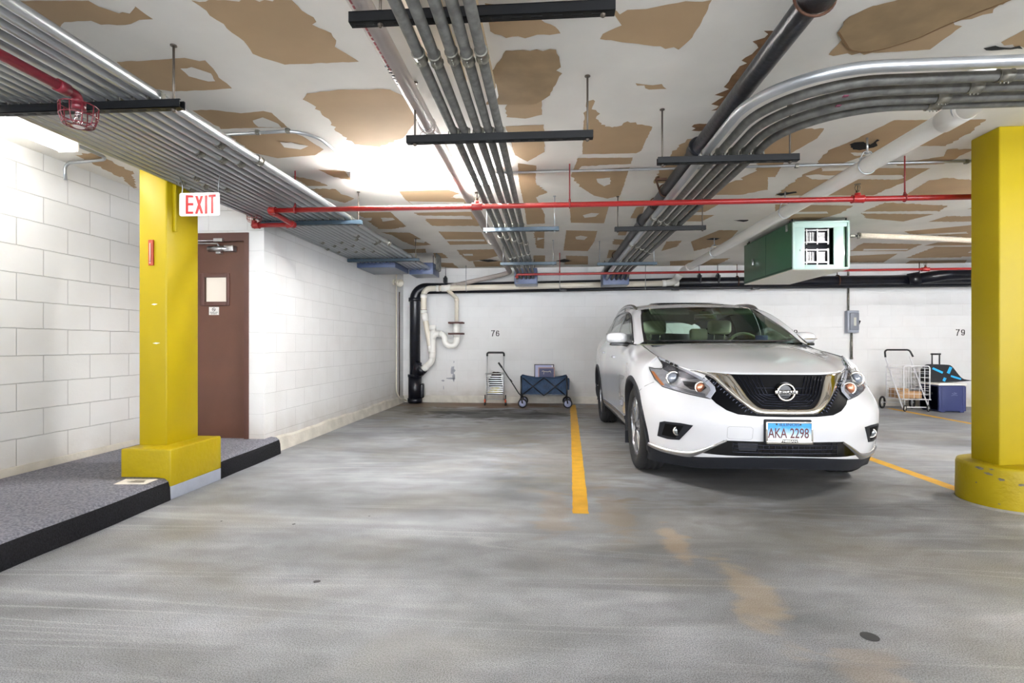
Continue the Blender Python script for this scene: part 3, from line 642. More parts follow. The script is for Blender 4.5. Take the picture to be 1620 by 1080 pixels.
def coupling(b, p, ax, r, L_=.055):
    """set-screw coupling: sleeve, end beads, two screws hanging below"""
    p = Vector(p); ax = Vector(ax).normalized(); q = p+ax*L_
    b.tube([p, p+ax*.002, p+ax*.003, q-ax*.003, q-ax*.002, q], r, 14, rs=[r+.006, r+.006, r+.0035, r+.0035, r+.006, r+.006])
    for k in (.25, .5, .78): b.cyl(p+ax*L_*k+Vector((0, 0, -r)), p+ax*L_*k+Vector((0, 0, -r-.012)), .0035, 6)

# --- rack beside the block wall: fifteen conduits on channel hangers
RX_ = [-1.930, -2.003, -2.075, -2.148, -2.218]+[-2.278-.0572*i for i in range(10)]
ordn = ['outermost', 'second', 'third', 'fourth', 'fifth', 'sixth', 'seventh', 'eighth', 'ninth', 'tenth', 'eleventh', 'twelfth', 'thirteenth', 'fourteenth', 'fifteenth']
ZS = 2.302                      # top of the channels
for i, x in enumerate(RX_):
    r = .0255 if i < 5 else .0195
    y1 = 8.18 if i < 5 else 7.43
    z = ZS+r
    b = MB(); b.tube([(x, YF+.1, z), (x, y1, z)], r, 16)
    o = b.build('steel_conduit', M_galv)
    where = 'nearest the bay' if i == 0 else ('hugging the block wall' if i == 14 else '')
    tag(o, f'{ordn[i]} steel conduit counted from the bay side in the wide rack above the walkway' if i else 'outermost bright steel conduit of the wide rack above the walkway, nearest the bay', 'conduit', 'conduits in the rack above the walkway')
    # couplings seen along the run
    ys = {0: [3.28, 6.05], 1: [2.98, 5.9], 2: [3.30, 6.0], 3: [3.22, 5.6], 4: [3.10, 5.75]}.get(i, [3.55+((i*7) % 5)*.09 if i > 8 else 4.42+(i % 2)*.05, 5.9+.2*((i*3) % 4), 7.1])
    for y in ys:
        c_ = MB(); coupling(c_, (x, y, z), (0, 1, 0), r); c_.build('coupling', M_clamp, o)
def strut_bar(b, x0, x1, y, ztop, w=.041, h=.041):
    """C channel open upwards, with slots shown as dark recesses below"""
    t = .003
    b.bb(x0, x1, y-w/2, y+w/2, ztop-h, ztop-h+t); b.bb(x0, x1, y-w/2, y-w/2+t, ztop-h, ztop); b.bb(x0, x1, y+w/2-t, y+w/2, ztop-h, ztop)
    b.bb(x0, x1, y-w/2, y-w/2+.010, ztop-t, ztop); b.bb(x0, x1, y+w/2-.010, y+w/2, ztop-t, ztop)
def hanger(x0, x1, y, ztop, rods, label, m=M_strut, clamps=(), slots=True, group='channel hangers', rodm=None):
    t = thing('channel_hanger', label, 'pipe hanger', (x0, y, ztop-.041), 0, group); iv = Matrix.Translation((-x0, -y, -(ztop-.041)))
    b = MB(); strut_bar(b, x0, x1, y, ztop)
    if slots:
        b.mi = 1; n = int((x1-x0)/.075)
        for k in range(n):
            xa = x0+.02+k*(x1-x0-.03)/max(n, 1); b.bb(xa, xa+.042, y-.005, y+.005, ztop-.0425, ztop-.0405)
    b.build('channel', [m, mat('slot_dark', (6, 6, 8), .8)], t, inv=iv)
    for x in rods:
        b = MB(); b.cyl((x, y, ztop-.055), (x, y, CEIL), .0055, 10); b.lathe([(0, 0), (.011, 0), (.011, .009), (0, .009)], (x, y, ztop-.051), (0, 0, 1), 6)
        b.lathe([(0, 0), (.016, 0), (.016, .004), (0, .004)], (x, y, CEIL-.005), (0, 0, 1), 12); b.build('rod', rodm or M_rod, t, inv=iv)
    for (x, z, r) in clamps:
        b = MB(); b.tube([(x-r-.004, y, ztop-.004), (x-r-.003, y, z), *[(x+(r+.003)*math.cos(a), y, z+(r+.003)*math.sin(a)) for a in [PI-PI*k/8 for k in range(9)]], (x+r+.004, y, ztop-.004)], .0035, 6)
        b.bb(x+r+.002, x+r+.010, y-.012, y+.012, ztop-.002, ztop+r*1.5)
        b.build('strap', M_clamp, t, inv=iv)
rk = [(x, ZS+(.0255 if i < 5 else .0195), (.0255 if i < 5 else .0195)) for i, x in enumerate(RX_)]
hanger(-3.0, -1.80, 2.42, ZS, (-1.845, -2.9), 'black slotted channel hanger carrying the wide conduit rack, beside the caged sprinkler', clamps=rk)
hanger(-2.815, -1.80, 4.86, ZS, (-1.835, -2.80), 'blue grey channel hanger under the wide conduit rack just past the red pipe corner', M_strutg, clamps=rk)
hanger(-2.815, -1.80, 7.05, ZS, (-1.85,), 'blue grey channel hanger under the far end of the wide conduit rack', M_strutg, clamps=rk)
# enamel wireways that take the conduits
def wireway(x0, x1, y0, y1, z0, z1, lab, nb=0, hang=True):
    t = thing('wireway_box', lab, 'electrical box', (x0, y0, z0), 0); iv = Matrix.Translation((-x0, -y0, -z0))
    b = MB(); b.bb(x0, x1, y0, y1, z0+.004, z1, .004); b.build('housing', M_box, t, inv=iv)
    b = MB(); b.bb(x0+.006, x1-.006, y0+.006, y1-.006, z0, z0+.006, .002)
    for (x, y) in ((x0+.03, y0+.03), (x1-.03, y0+.03), (x0+.03, y1-.03), (x1-.03, y1-.03)): b.cyl((x, y, z0-.003), (x, y, z0+.002), .006, 8)
    b.build('lid', M_boxu, t, inv=iv, label='flat grey underside lid')
    if hang:
        for x in (x0+.05, x1-.05):
            b = MB(); b.cyl((x, (y0+y1)/2, z1), (x, (y0+y1)/2, CEIL), .006, 8); b.build('rod', M_rod, t, inv=iv)
    return t, iv
wireway(-2.825, -2.25, 7.42, 8.14, 2.235, 2.375, 'long blue grey wireway box at the end of the wide rack, against the block wall')
t, iv = wireway(-2.25, -1.86, 8.16, 8.62, 2.235, 2.42, 'blue grey wireway box at the end of the wide rack, stepped out towards the bay')
b = MB()
for k in range(5): b.tube(fillet([(-1.84, 8.20+k*.075, 2.33), (-1.815, 8.20+k*.075, 2.33), (-1.815, 8.20+k*.075, 2.47), (-1.815, 8.20+k*.075, CEIL)], .02, 3), .012, 8)
o = b.build('riser_conduits', M_galv2, t, inv=iv)

# --- middle bundle of five conduits
BX = [-.537, -.475, -.400, -.340, -.279]; ZB = 2.271
for i, x in enumerate(BX):
    r = .0225; z = ZB+r
    b = MB(); b.tube(fillet([(x, YF+.1, z), (x, 8.35, z), (x, 8.62, z-.06), (x, 8.75, z-.06)], .2, 5), r, 16)
    o = b.build('steel_conduit', M_galv2); tag(o, f'{["first", "second", "third", "fourth", "fifth"][i]} weathered steel conduit of the middle bundle of five, counted from the grey drain pipe', 'conduit', 'five conduits overhead in the middle of the bay')
    for y in (2.08+.02*(i % 2), 5.62+.1*i, 7.0-.08*i):
        c_ = MB(); coupling(c_, (x, y, z), (0, 1, 0), r, .062); c_.build('coupling', M_clamp, o)
cb = [(x, ZB+.0225, .0225) for x in BX]
hanger(-.78, .245, 1.98, 2.395, (-.66, .20), 'black slotted channel hanger above the five conduits nearest the camera', clamps=())
hanger(-.80, .235, 2.86, ZB, (-.755, .205), 'black channel hanger under the five middle conduits, in front of the ceiling light', clamps=cb)
hanger(-.66, .09, 5.14, ZB, (.045, -.63), 'blue grey channel hanger under the five middle conduits behind the red pipe', M_strutg, clamps=cb, rodm=M_galv)
hanger(-.70, .09, 7.30, ZB, (.045, -.66), 'blue grey channel hanger under the five middle conduits at their box', M_strutg, clamps=cb, rodm=M_galv)
wireway(-.60, -.215, 8.72, 9.1, 2.13, 2.40, 'blue grey junction box where the five middle conduits end')

# --- bundle of five conduits that turns away over the car
CX = [.965, 1.050, 1.130, 1.205, 1.280]; CY = [2.335, 2.455, 2.555, 2.655, 2.725]; ZC = 2.271
for i in range(5):
    r = .025 if i == 0 else .0235; z = ZC+r+.002; x = CX[i]; y = CY[i]
    pts = fillet([(x, 8.95, z-.07), (x, 8.7, z-.05), (x, 8.45, z), (x, y, z), (XR-.05, y, z)], .46, 14)
    b = MB(); b.tube(pts, r, 16); o = b.build('steel_conduit', M_galv if i == 0 else M_galv2)
    tag(o, f'{["outermost bright", "second grey", "third grey", "fourth grey", "innermost grey"][i]} steel conduit of the five that curve away above the car', 'conduit', 'five curving conduits above the car')
    xx = [None, 1.98, 1.93, 1.86, 1.87][i]
    if xx: c_ = MB(); coupling(c_, (xx, y, z), (1, 0, 0), r, .062); c_.build('coupling', M_clamp, o)
    for yy in (4.9+.11*i, 6.2+.13*i): c_ = MB(); coupling(c_, (x, yy, z), (0, 1, 0), r); c_.build('coupling', M_clamp, o)
    if i in (2, 3):
        c_ = MB(); c_.bb(1.34+.02*i, 1.362+.02*i, y-r*.4, y+r*.3, z-r-.0012, z-r*.85); c_.build('inspection_tag', mat('magenta_tag', (110, 40, 66), .6), o, label='small magenta tag')
cc = [(x, ZC+.0255, .024) for x in CX]
hanger(.67, 1.52, 3.30, ZC, (.70, 1.47), 'black channel hanger under the curving conduits where they start above the car', clamps=cc)
hanger(.64, 1.52, 5.20, ZC, (.67, 1.49), 'dark channel hanger under the curving conduits behind the red pipe', clamps=cc)
hanger(.67, 1.50, 7.42, ZC, (.70, 1.46), 'blue grey channel hanger under the curving conduits at the back wall box', M_strutg, clamps=cc, rodm=M_galv)
wireway(.90, 1.34, 8.92, 9.3, 2.13, 2.34, 'blue grey junction box where the curving conduits end')

# --- grey white drain pipe beside the middle bundle, with its branch to the wall pipe
b = MB(); b.tube([(-.765, YF+.1, 2.462), (-.74, 9.52, 2.462)], .045, 24)
o = b.build('drain_pipe', M_pvcg); tag(o, 'long grey white plastic drain pipe running overhead beside the five middle conduits', 'pipe')
for y in (3.16, 6.7):
    b = MB(); b.tube([(-.755, y, 2.462), (-.755, y+.11, 2.462)], .0485, 24); b.tube([(-.755+.052*math.cos(a), y+.0, 2.462+.052*math.sin(a)) for a in [2*PI*k/20 for k in range(20)]], .002, 5, closed=True); b.build('coupling', M_pvcg, o)
b = MB(); b.tube([(-.755+.049*math.cos(a), 3.12, 2.462+.049*math.sin(a)) for a in [2*PI*k/20 for k in range(20)]], .0015, 5, closed=True); b.tube([(-.765, 3.12, 2.41), (-.79, 3.12, 2.395), (-.785, 3.10, 2.37)], .0014, 5); b.tube([(-.765, 3.12, 2.41), (-.75, 3.12, 2.385)], .0014, 5)
b.build('wire_tie', M_black, o)
b = MB()   # red print along the pipe
for k in range(26):
    y = 1.55+k*.035; b.box((-.762, y, 2.4165), (.008, .018+.006*(k % 3), .0012))
b.build('printed_line', mat('faded_red_print', (170, 96, 100), .6), o)
b = MB()
for k in range(7): b.lathe([(0, 0), (.012-.001*k, .0002), (0, .0004)], (-.768+.004*(k % 2), 2.40+k*.028, 2.4164), (0, 0, -1), 8)
b.build('scuff_mark', M_black, o)
b = MB(); b.tube(fillet([(-.74, 9.45, 2.462), (-.74, 9.60, 2.455), (-.95, 9.60, 2.40), (-1.88, 9.60, 2.20)], .06, 6), .040, 20)
b.tube([(-1.74, 9.60, 2.23), (-1.90, 9.60, 2.195)], .047, 20)
b.build('branch_pipe', M_pvcg, o)

# --- the cream main along the back wall, its drop in the corner and the trap
YP = 9.57
t = thing('drain_pipe', 'cream plastic drain main along the back wall, dropping beside the black stack', 'pipe', (-2.36, YP, 1.0)); iv = Matrix.Translation((2.36, -YP, -1.0))
b = MB(); b.tube(fillet([(2.30, YP, 2.225), (.2, YP, 2.195), (-1.95, YP, 2.165), (-2.36, YP, 2.16), (-2.36, YP, 1.72), (-2.345, YP, 1.66), (-2.215, YP, .98), (-2.2, YP, .9)], .13, 7), .053, 24)
b.build('main_pipe', M_pvc, t, inv=iv)
b = MB()
for (p, q, r) in (((2.03, YP, 2.222), (2.10, YP, 2.222), .060), ((2.24, YP, 2.225), (2.32, YP, 2.226), .062), ((-2.12, YP, 2.162), (-2.07, YP, 2.163), .058), ((-2.36, YP, 1.99), (-2.36, YP, 2.05), .060), ((-2.36, YP, 1.70), (-2.36, YP, 1.76), .060), ((-2.352, YP, 1.69), (-2.325, YP, 1.55), .061), ((-2.235, YP, 1.09), (-2.213, YP, .97), .060), ((-1.85, YP, 2.166), (-2.02, YP, 2.164), .061)):
    b = MB(); b.cyl(p, q, r, 24); b.build('coupling', M_pvcw, t, inv=iv)
b = MB()
for (p, r) in (((-2.36, YP, 1.765), .0615), ((-2.36, YP, 2.055), .0615), ((-2.06, YP, 2.163), .0600)):
    b.tube([Vector(p)+(Vector((math.cos(a), math.sin(a), 0)) if p[0] < -2.3 else Vector((0, math.cos(a), math.sin(a))))*r for a in [2*PI*k/20 for k in range(20)]], .003, 5, closed=True)
b.build('sealant_ring', M_rust, t, inv=iv)
b = MB(); b.tube(fillet([(-2.19, YP-.01, 1.46), (-2.19, YP-.01, 1.02), (-2.20, YP-.01, .80), (-2.36, YP-.01, .66), (-2.41, YP-.01, .61)], .10, 6), .056, 24)
b.cyl((-2.19, YP-.01, 1.38), (-2.19, YP-.01, 1.475), .066, 24); b.cyl((-2.195, YP-.01, .86), (-2.195, YP-.01, .97), .064, 24); b.cyl((-2.30, YP-.01, .71), (-2.38, YP-.01, .64), .064, 24)
b.build('lower_drop', M_pvcw, t, inv=iv)
tp = [(-2.13, YP-.01, 1.33)]
b = MB(); b.tube(fillet([(-2.19, YP-.01, 1.22), (-2.15, YP-.01, 1.31), (-1.96, YP-.01, 1.31), (-1.955, YP-.01, 1.09), (-1.735, YP-.01, 1.09), (-1.735, YP-.01, 1.48)], .11, 9), .054, 24)
b.cyl((-1.735, YP-.01, 1.25), (-1.735, YP-.01, 1.50), .062, 24); b.cyl((-2.07, YP-.01, 1.31), (-2.0, YP-.01, 1.31), .059, 24)
b.build('trap', M_pvcw, t, inv=iv, label='white U shaped trap')
b = MB(); b.tube(fillet([(-1.735, YP-.01, 1.50), (-1.735, YP-.01, 1.975), (-1.93, YP-.005, 2.155)], .03, 5), .036, 20); b.cyl((-1.735, YP-.01, 1.92), (-1.735, YP-.01, 1.97), .041, 20)
b.build('riser', M_pvc, t, inv=iv)
for k, z in enumerate((1.518, 1.315)):
    b = MB(); b.bb(-1.88, -1.60, YP-.09, YP-.06, z-.016, z+.016); b.bb(-1.88, -1.60, YP+.05, YP+.075, z-.016, z+.016)
    for x in (-1.82, -1.65): b.cyl((x, YP-.10, z), (x, BACK, z), .006, 8)
    b.build('pipe_clamp', mat('brown_iron', (70, 40, 34), .6, .3), t, inv=iv)
# black stack
t = thing('soil_stack', 'black iron soil pipe turning down in the corner behind the cream drain', 'pipe', (-2.555, 9.66, 0)); iv = Matrix.Translation((2.555, -9.66, 0))
b = MB(); b.tube(fillet([(XR-.1, 9.72, 2.262), (2.6, 9.72, 2.245), (1.2, 9.73, 2.225), (-2.0, 9.73, 2.185), (-2.555, 9.68, 2.185), (-2.555, 9.68, .30)], .22, 9), .098, 28); b.build('pipe', M_iron, t, inv=iv)
b = MB()
for (z, h, r) in ((1.93, .07, .12),): b.cyl((-2.555, 9.68, z), (-2.555, 9.68, z+h), r, 28)
b.build('collar', M_iron, t, inv=iv); b = MB()
for (z, h, r) in ((.06, .46, .125), (.50, .05, .135), (.02, .08, .14)): b.cyl((-2.555, 9.68, z), (-2.555, 9.68, z+h), r, 28)
b.tube([(-2.50, 9.66, .56), (-2.40, YP, .645)], .085, 24); b.tube([(-2.54, 9.62, .50), (-2.47, 9.59, .78)], .07, 20); b.tube([(-2.44, YP+.02, .60), (-2.37, YP, .67)], .095, 24)
b.bb(-2.46, -2.38, 9.62, 9.74, .10, .38, .03)
b.build('branch_fitting', M_iron, t, inv=iv)
b = MB()
for x in (3.4, 5.15, 6.55, 7.9): b = MB(); b.tube([(x, 9.72+.103*math.cos(a), 2.255+.103*math.sin(a)) for a in [2*PI*k/24 for k in range(24)]], .012, 6, closed=True); b.cyl((x, 9.72, 2.36), (x, 9.72, CEIL), .007, 8); b.build('strap_hanger', M_rust, t, inv=iv)
b = MB()
for x in (4.1, -1.97, -.42, 1.36, 2.72, 3.05): b = MB(); b.tube([(x, 9.70+.08*math.cos(a), 2.30+.10*math.sin(a)) for a in [2*PI*k/20 for k in range(20)]], .020, 6, closed=True); b.cyl((x, 9.70, 2.38), (x, 9.70, CEIL), .006, 8); b.box((x, 9.68, 2.33), (.07, .07, .09)); b.build('clevis_hanger', M_iron, t, inv=iv)
b = MB(); b.tube(fillet([(6.4, 9.66, 2.26), (6.9, 9.55, 2.33), (8.6, 9.5, 2.36)], .2, 6), .095, 20); b.tube([(6.35, 9.7, 2.25), (6.5, 9.63, 2.28)], .12, 20); b.build('side_branch', M_iron, t, inv=iv)
b = MB(); b.tube([(XR-.1, 9.56, 2.145), (2.2, 9.57, 2.135), (-2.35, 9.68, 2.10)], .028, 14)
o = b.build('water_pipe', M_iron); tag(o, 'thin black pipe slung under the black main along the back wall', 'pipe')
for x in (.18, 2.2, 3.6):
    b = MB(); b.bb(x, x+.13, 9.52, 9.62, 2.095, 2.13, .01); b.build('pipe_bracket', M_iron, o)
b = MB()
for x in (-1.55, .18, 1.72): b.cyl((x, 9.50, 2.14), (x, 9.50, CEIL), .006, 8)
for k, x in enumerate((-1.55, .18, 1.72)):
    b2 = MB(); b2.cyl((x, 9.505, 2.11), (x, 9.505, CEIL), .006, 8); b2.tube([(x, 9.57+.066*math.cos(a), 2.17+.02*k+.066*math.sin(a)) for a in [2*PI*q/20 for q in range(20)]], .004, 6, closed=True)
    o = b2.build('pipe_hanger', M_galv); tag(o, ['thin rod hanger holding the cream main near the corner stack', 'thin rod hanger holding the cream main at its middle', 'thin rod hanger holding the cream main near its capped end'][k], 'pipe hanger', 'rod hangers of the cream main')

# --- big white drain pipe over the car
t = thing('drain_pipe', 'thick white plastic drain pipe running back above the car', 'pipe', (2.25, 3.0, 2.38)); iv = Matrix.Translation((-2.25, -3.0, -2.38))
b = MB(); b.tube(fillet([(2.25, 2.88, CEIL), (2.25, 2.88, 2.382), (2.25, 3.1, 2.38), (2.26, 9.0, 2.37), (2.22, 9.50, 2.24), (2.10, YP, 2.222)], .12, 7), .056, 28); b.build('pipe', M_pvcw, t, inv=iv)
for (p, q, r) in (((2.25, 2.98, 2.382), (2.25, 3.14, 2.380), .063), ((2.252, 8.55, 2.372), (2.253, 8.65, 2.371), .062), ((2.25, 9.1, 2.345), (2.235, 9.3, 2.29), .064)): b = MB(); b.cyl(p, q, r, 28); b.build('coupling', M_pvcw, t, inv=iv)
for k, y in enumerate((3.86, 5.15, 7.3)):
    b = MB(); z = 2.378; b.tube([(2.25+.061*math.cos(a), y, z+.061*math.sin(a)) for a in [2*PI*q/24 for q in range(24)]], .0045, 6, closed=True)
    b.tube([(2.20, y, z+.045), (2.225, y, z+.095), (2.25, y, z+.105), (2.275, y, z+.095), (2.30, y, z+.045)], .005, 6); b.cyl((2.25, y, z+.09), (2.25, y, CEIL), .007, 8); b.lathe([(0, 0), (.016, 0), (.016, .012), (0, .012)], (2.25, y, z+.085), (0, 0, 1), 6)
    o = b.build('pipe_hanger', M_galv); tag(o, ['steel clevis hanger under a torn ceiling hole, nearest along the thick white pipe', 'steel clevis hanger on the thick white pipe above the red sprinkler pipe', 'steel clevis hanger on the thick white pipe farthest back'][k], 'pipe hanger', 'clevis hangers of the white pipe')
b = MB(); b.tube([(2.25+.064*math.cos(a), 3.0, 2.39+.064*math.sin(a)) for a in [PI+PI*q/12 for q in range(13)]]+[(2.314, 3.0, 2.44), (2.26, 3.0, CEIL)], .0045, 6)
o = b.build('pipe_hanger', M_galv); tag(o, 'steel loop hanger at the front elbow of the thick white pipe', 'pipe hanger')

# --- black iron pipe above the curving conduits
t = thing('iron_pipe', 'black iron drain pipe running back high under the ceiling beside the curving conduits', 'pipe', (1.0, 2.2, 2.46)); iv = Matrix.Translation((-1.0, -2.2, -2.46))
b = MB(); b.tube([(1.03, -1.0, 2.462), (1.03, 2.2, 2.462), (.985, 9.65, 2.43)], .052, 28); b.build('pipe', M_iron, t, inv=iv)
b = MB()
for (y, L_, r, xx) in ((1.84, .28, .076, 1.03), (3.62, .14, .064, 1.02), (5.7, .12, .062, 1.008)): b = MB(); b.tube([(xx, y, 2.462), (xx, y+.02, 2.462), (xx, y+.03, 2.462), (xx, y+L_-.03, 2.462), (xx, y+L_, 2.462)], r, 28, rs=[r, r+.008, r, r, r*.82]); b.build('hub_joint', M_iron, t, inv=iv)
b = MB(); b.tube([(1.03, 1.4, 2.462), (1.03, 1.70, 2.462), (1.03, 1.86, 2.462)], .075, 28, rs=[.052, .068, .070])
b.build('hub_joint', M_iron, t, inv=iv)
b = MB()
for (y, xx) in ((2.10, 1.03),): b.tube([(xx+.080*math.cos(a), y, 2.462+.080*math.sin(a)) for a in [2*PI*q/28 for q in range(28)]], .006, 6, closed=True)
for (y, xx) in ((4.62, 1.012), (5.05, 1.01), (7.9, .99)): b.tube([(xx+.057*math.cos(a), y, 2.455+.057*math.sin(a)) for a in [2*PI*q/28 for q in range(28)]], .006, 6, closed=True)
b.tube([(.955, 4.62, 2.46), (.93, 4.62, 2.54), (.95, 4.62, CEIL)], .009, 6); b.box((.97, 4.62, 2.55), (.10, .03, .02))
b.build('strap_hanger', M_rust, t, inv=iv)
# stub of a black pipe at the top edge
t = thing('iron_pipe', 'short black flanged pipe crossing under the ceiling nearest the camera, with rusty straps', 'pipe', (0.1, 1.79, 2.52)); iv = Matrix.Translation((-.1, -1.79, -2.52))
b = MB(); yy = 1.765; b.cyl((-.10, yy, 2.50), (.235, yy, 2.50), .043, 24); b.cyl((-.155, yy, 2.50), (-.06, yy, 2.50), .054, 24); b.cyl((-.175, yy, 2.50), (-.163, yy, 2.50), .066, 24); b.cyl((-.2, yy, 2.50), (-.178, yy, 2.50), .058, 24); b.cyl((-.075, yy, 2.50), (-.065, yy, 2.50), .060, 24)
b.build('pipe', M_iron, t, inv=iv)
b = MB(); b.cyl((.085, yy, 2.50), (.113, yy, 2.50), .047, 24); b.cyl((.145, yy, 2.50), (.175, yy, 2.50), .056, 24); b.bb(.155, .170, yy-.01, yy+.01, 2.53, CEIL); b.build('strap_hanger', M_rust, t, inv=iv)
# beige pipes hugging the ceiling
for k, (x, y1) in enumerate(((-.60, 2.66), (-.475, 2.90), (-.325, 2.98))):
    b = MB(); b.tube([(x, YF+.2, 2.535), (x, y1-.10, 2.535)], .026, 16); o = b.build('beige_pipe', M_beige)
    tag(o, ['beige pipe end against the ceiling, nearest the grey drain pipe', 'middle one of the beige pipes against the ceiling above the conduits', 'stained beige pipe against the ceiling above the fourth conduit'][k], 'pipe', 'beige pipes against the ceiling')
    b = MB(); b.tube([(x, y1-.12, 2.535), (x, y1-.015, 2.535), (x, y1, 2.535)], .029, 16, rs=[.030, .030, .022]); b.build('end_cap', M_pvcw, o)

# --- red sprinkler pipes
YR = 4.24; ZR = 2.243
def rpipe(pts, r=.021, m=M_red): b = MB(); b.tube(pts, r, 18); return b
def fitting(b, p, ax, r=.029, L_=.05):
    p = Vector(p); ax = Vector(ax).normalized(); b.tube([p-ax*L_/2, p-ax*L_/2*.8, p+ax*L_/2*.8, p+ax*L_/2], r, 18, rs=[r+.003, r, r, r+.003])
def head(parent, p, up=1, iv=None, m=None):
    x, y, z = p; b = MB(); b.cyl((x, y, z), (x, y, z+.018*up), .012, 12); b.cyl((x, y, z+.016*up), (x, y, z+.024*up), .015, 6)
    for s_ in (-1, 1): b.tube([(x+s_*.006, y, z+.022*up), (x+s_*.019, y, z+.034*up), (x+s_*.020, y, z+.05*up), (x+s_*.012, y, z+.066*up), (x, y, z+.072*up)], .0028, 6)
    b.cyl((x, y, z+.024*up), (x, y, z+.064*up), .004, 8); b.cyl((x, y, z+.072*up), (x, y, z+.0745*up), .023, 16)
    return b.build('sprinkler_head', m or mat('bronze', (96, 84, 66), .4, .8), parent, inv=iv)
t = thing('sprinkler_pipe', 'long red sprinkler pipe crossing the bay below the ceiling light and over the car', 'sprinkler pipe', (-2.36, YR, ZR)); iv = Matrix.Translation((2.36, -YR, -ZR))
b = rpipe([(-2.33, YR, ZR), (XR-.1, YR, ZR)]); 
b.tube(fillet([(-2.33, YR, ZR), (-2.365, YR+.01, ZR), (-2.37, YR+.06, ZR-.005), (-2.385, YR+.40, ZR-.02), (-2.39, YR+.43, ZR-.02), (-2.42, YR+.43, ZR-.02), (-2.74, YR+.43, ZR-.02)], .02, 4), .021, 18)
b.build('pipe', M_red, t, inv=iv)
def fit_part(*fs):
    b = MB()
    for f_ in fs: f_(b)
    b.build('fitting', M_red, t, inv=iv)
ball = lambda p: (lambda b: b.lathe([(0, -.03), (.02, -.024), (.03, 0), (.02, .024), (0, .03)], p, (0, 0, 1), 16))
fit_part(ball((-2.365, YR, ZR)), lambda b: fitting(b, (-2.345, YR, ZR), (1, 0, 0)), lambda b: fitting(b, (-2.372, YR+.05, ZR-.003), (0, 1, 0)))
fit_part(ball((-2.392, YR+.43, ZR-.02)), lambda b: fitting(b, (-2.388, YR+.41, ZR-.02), (0, 1, 0)), lambda b: fitting(b, (-2.42, YR+.43, ZR-.02), (1, 0, 0)))
fit_part(ball((-2.765, YR+.43, ZR-.02)), lambda b: fitting(b, (-2.74, YR+.43, ZR-.02), (1, 0, 0)), lambda b: b.cyl((-2.765, YR+.43, ZR-.02), (-2.765, YR+.43, ZR+.025), .024, 16))
for x in (-.60, 2.40): fit_part(lambda b: fitting(b, (x, YR, ZR), (1, 0, 0), .030, .085), lambda b: b.cyl((x, YR, ZR), (x, YR, ZR+.045), .022, 16))
head(t, (-.60, YR, ZR+.042), 1, iv); head(t, (2.40, YR, ZR+.042), 1, iv); head(t, (-2.765, YR+.43, ZR+.02), 1, iv)
def cage(p, R0, R1, h, up=1, nb=8, m=M_red, wr=.0022):
    x, y, z = p; b = MB()
    for (rr, zz) in ((R0, 0), (R1, h), (R1*.5, h+.006)): b.tube([(x+rr*math.cos(a), y+rr*math.sin(a), z+zz*up) for a in [2*PI*q/24 for q in range(24)]], wr, 5, closed=True)
    rm = max(R0, R1)*.98; b.tube([(x+rm*math.cos(a), y+rm*math.sin(a), z+h*.55*up) for a in [2*PI*q/24 for q in range(24)]], wr, 5, closed=True)
    for k in range(nb):
        a = 2*PI*k/nb; c, s_ = math.cos(a), math.sin(a)
        b.tube([(x+c*R0, y+s_*R0, z), (x+c*rm, y+s_*rm, z+h*.55*up), (x+c*R1, y+s_*R1, z+h*up), (x+c*R1*.5, y+s_*R1*.5, z+(h+.006)*up)], wr, 5)
    return b
cage((-2.765, YR+.43, ZR+.01), .05, .066, .055, 1, 9).build('head_guard', mat('guard_red', (150, 70, 70), .45), t, inv=iv)
for k, x in enumerate((-2.15, .16, 2.75, 6.0)):
    b = MB(); b.cyl((x, YR, ZR+.035), (x, YR, CEIL), .0055, 8); b.tube([(x+.0, YR+.027*math.cos(a), ZR+.004+.030*math.sin(a)) for a in [2*PI*q/20 for q in range(20)]], .005, 6, closed=True); b.cyl((x, YR, ZR+.022), (x, YR, ZR+.045), .009, 8)
    o = b.build('pipe_hanger', mat('dark_red_rod', (120, 30, 32), .5)); tag(o, ['red loop hanger of the long sprinkler pipe below the wide conduit rack', 'red rod hanger of the long sprinkler pipe beside the five middle conduits', 'red rod hanger of the long sprinkler pipe above the green unit heater', 'red rod hanger of the long sprinkler pipe beyond the yellow column'][k], 'pipe hanger', 'hangers of the long red sprinkler pipe')
# second red pipe at the back
YR2 = 8.30; ZR2 = 2.235
t = thing('sprinkler_pipe', 'farther red sprinkler pipe crossing just before the back wall', 'sprinkler pipe', (-.45, YR2, ZR2)); iv = Matrix.Translation((.45, -YR2, -ZR2))
b = MB(); b.tube(fillet([(-.53, YR2, ZR2-.05), (-.53, YR2, ZR2), (XR-.1, YR2, ZR2+.03)], .03, 5), .019, 16); b.build('pipe', M_red, t, inv=iv)
b = MB(); b.cyl((-.53, YR2, ZR2-.06), (-.53, YR2, ZR2-.02), .026, 14); b.build('fitting', M_red, t, inv=iv)
for x in (3.12, 5.68): b = MB(); fitting(b, (x, YR2, ZR2+.015), (1, 0, 0), .029, .10); b.cyl((x, YR2, ZR2+.01), (x, YR2, ZR2+.055), .022, 12); b.build('fitting', M_red, t, inv=iv)
head(t, (-.53, YR2, ZR2-.055), -1, iv); head(t, (3.12, YR2, ZR2+.05), 1, iv); head(t, (5.68, YR2, ZR2+.05), 1, iv)
for x in (.155, 4.15, 7.15, 3.98): b = MB(); b.cyl((x, YR2, ZR2+.02), (x, YR2, CEIL), .006, 8); b.cyl((x, YR2, ZR2+.02), (x, YR2, ZR2+.05), .010, 8); b.build('rod', M_red, t, inv=iv)
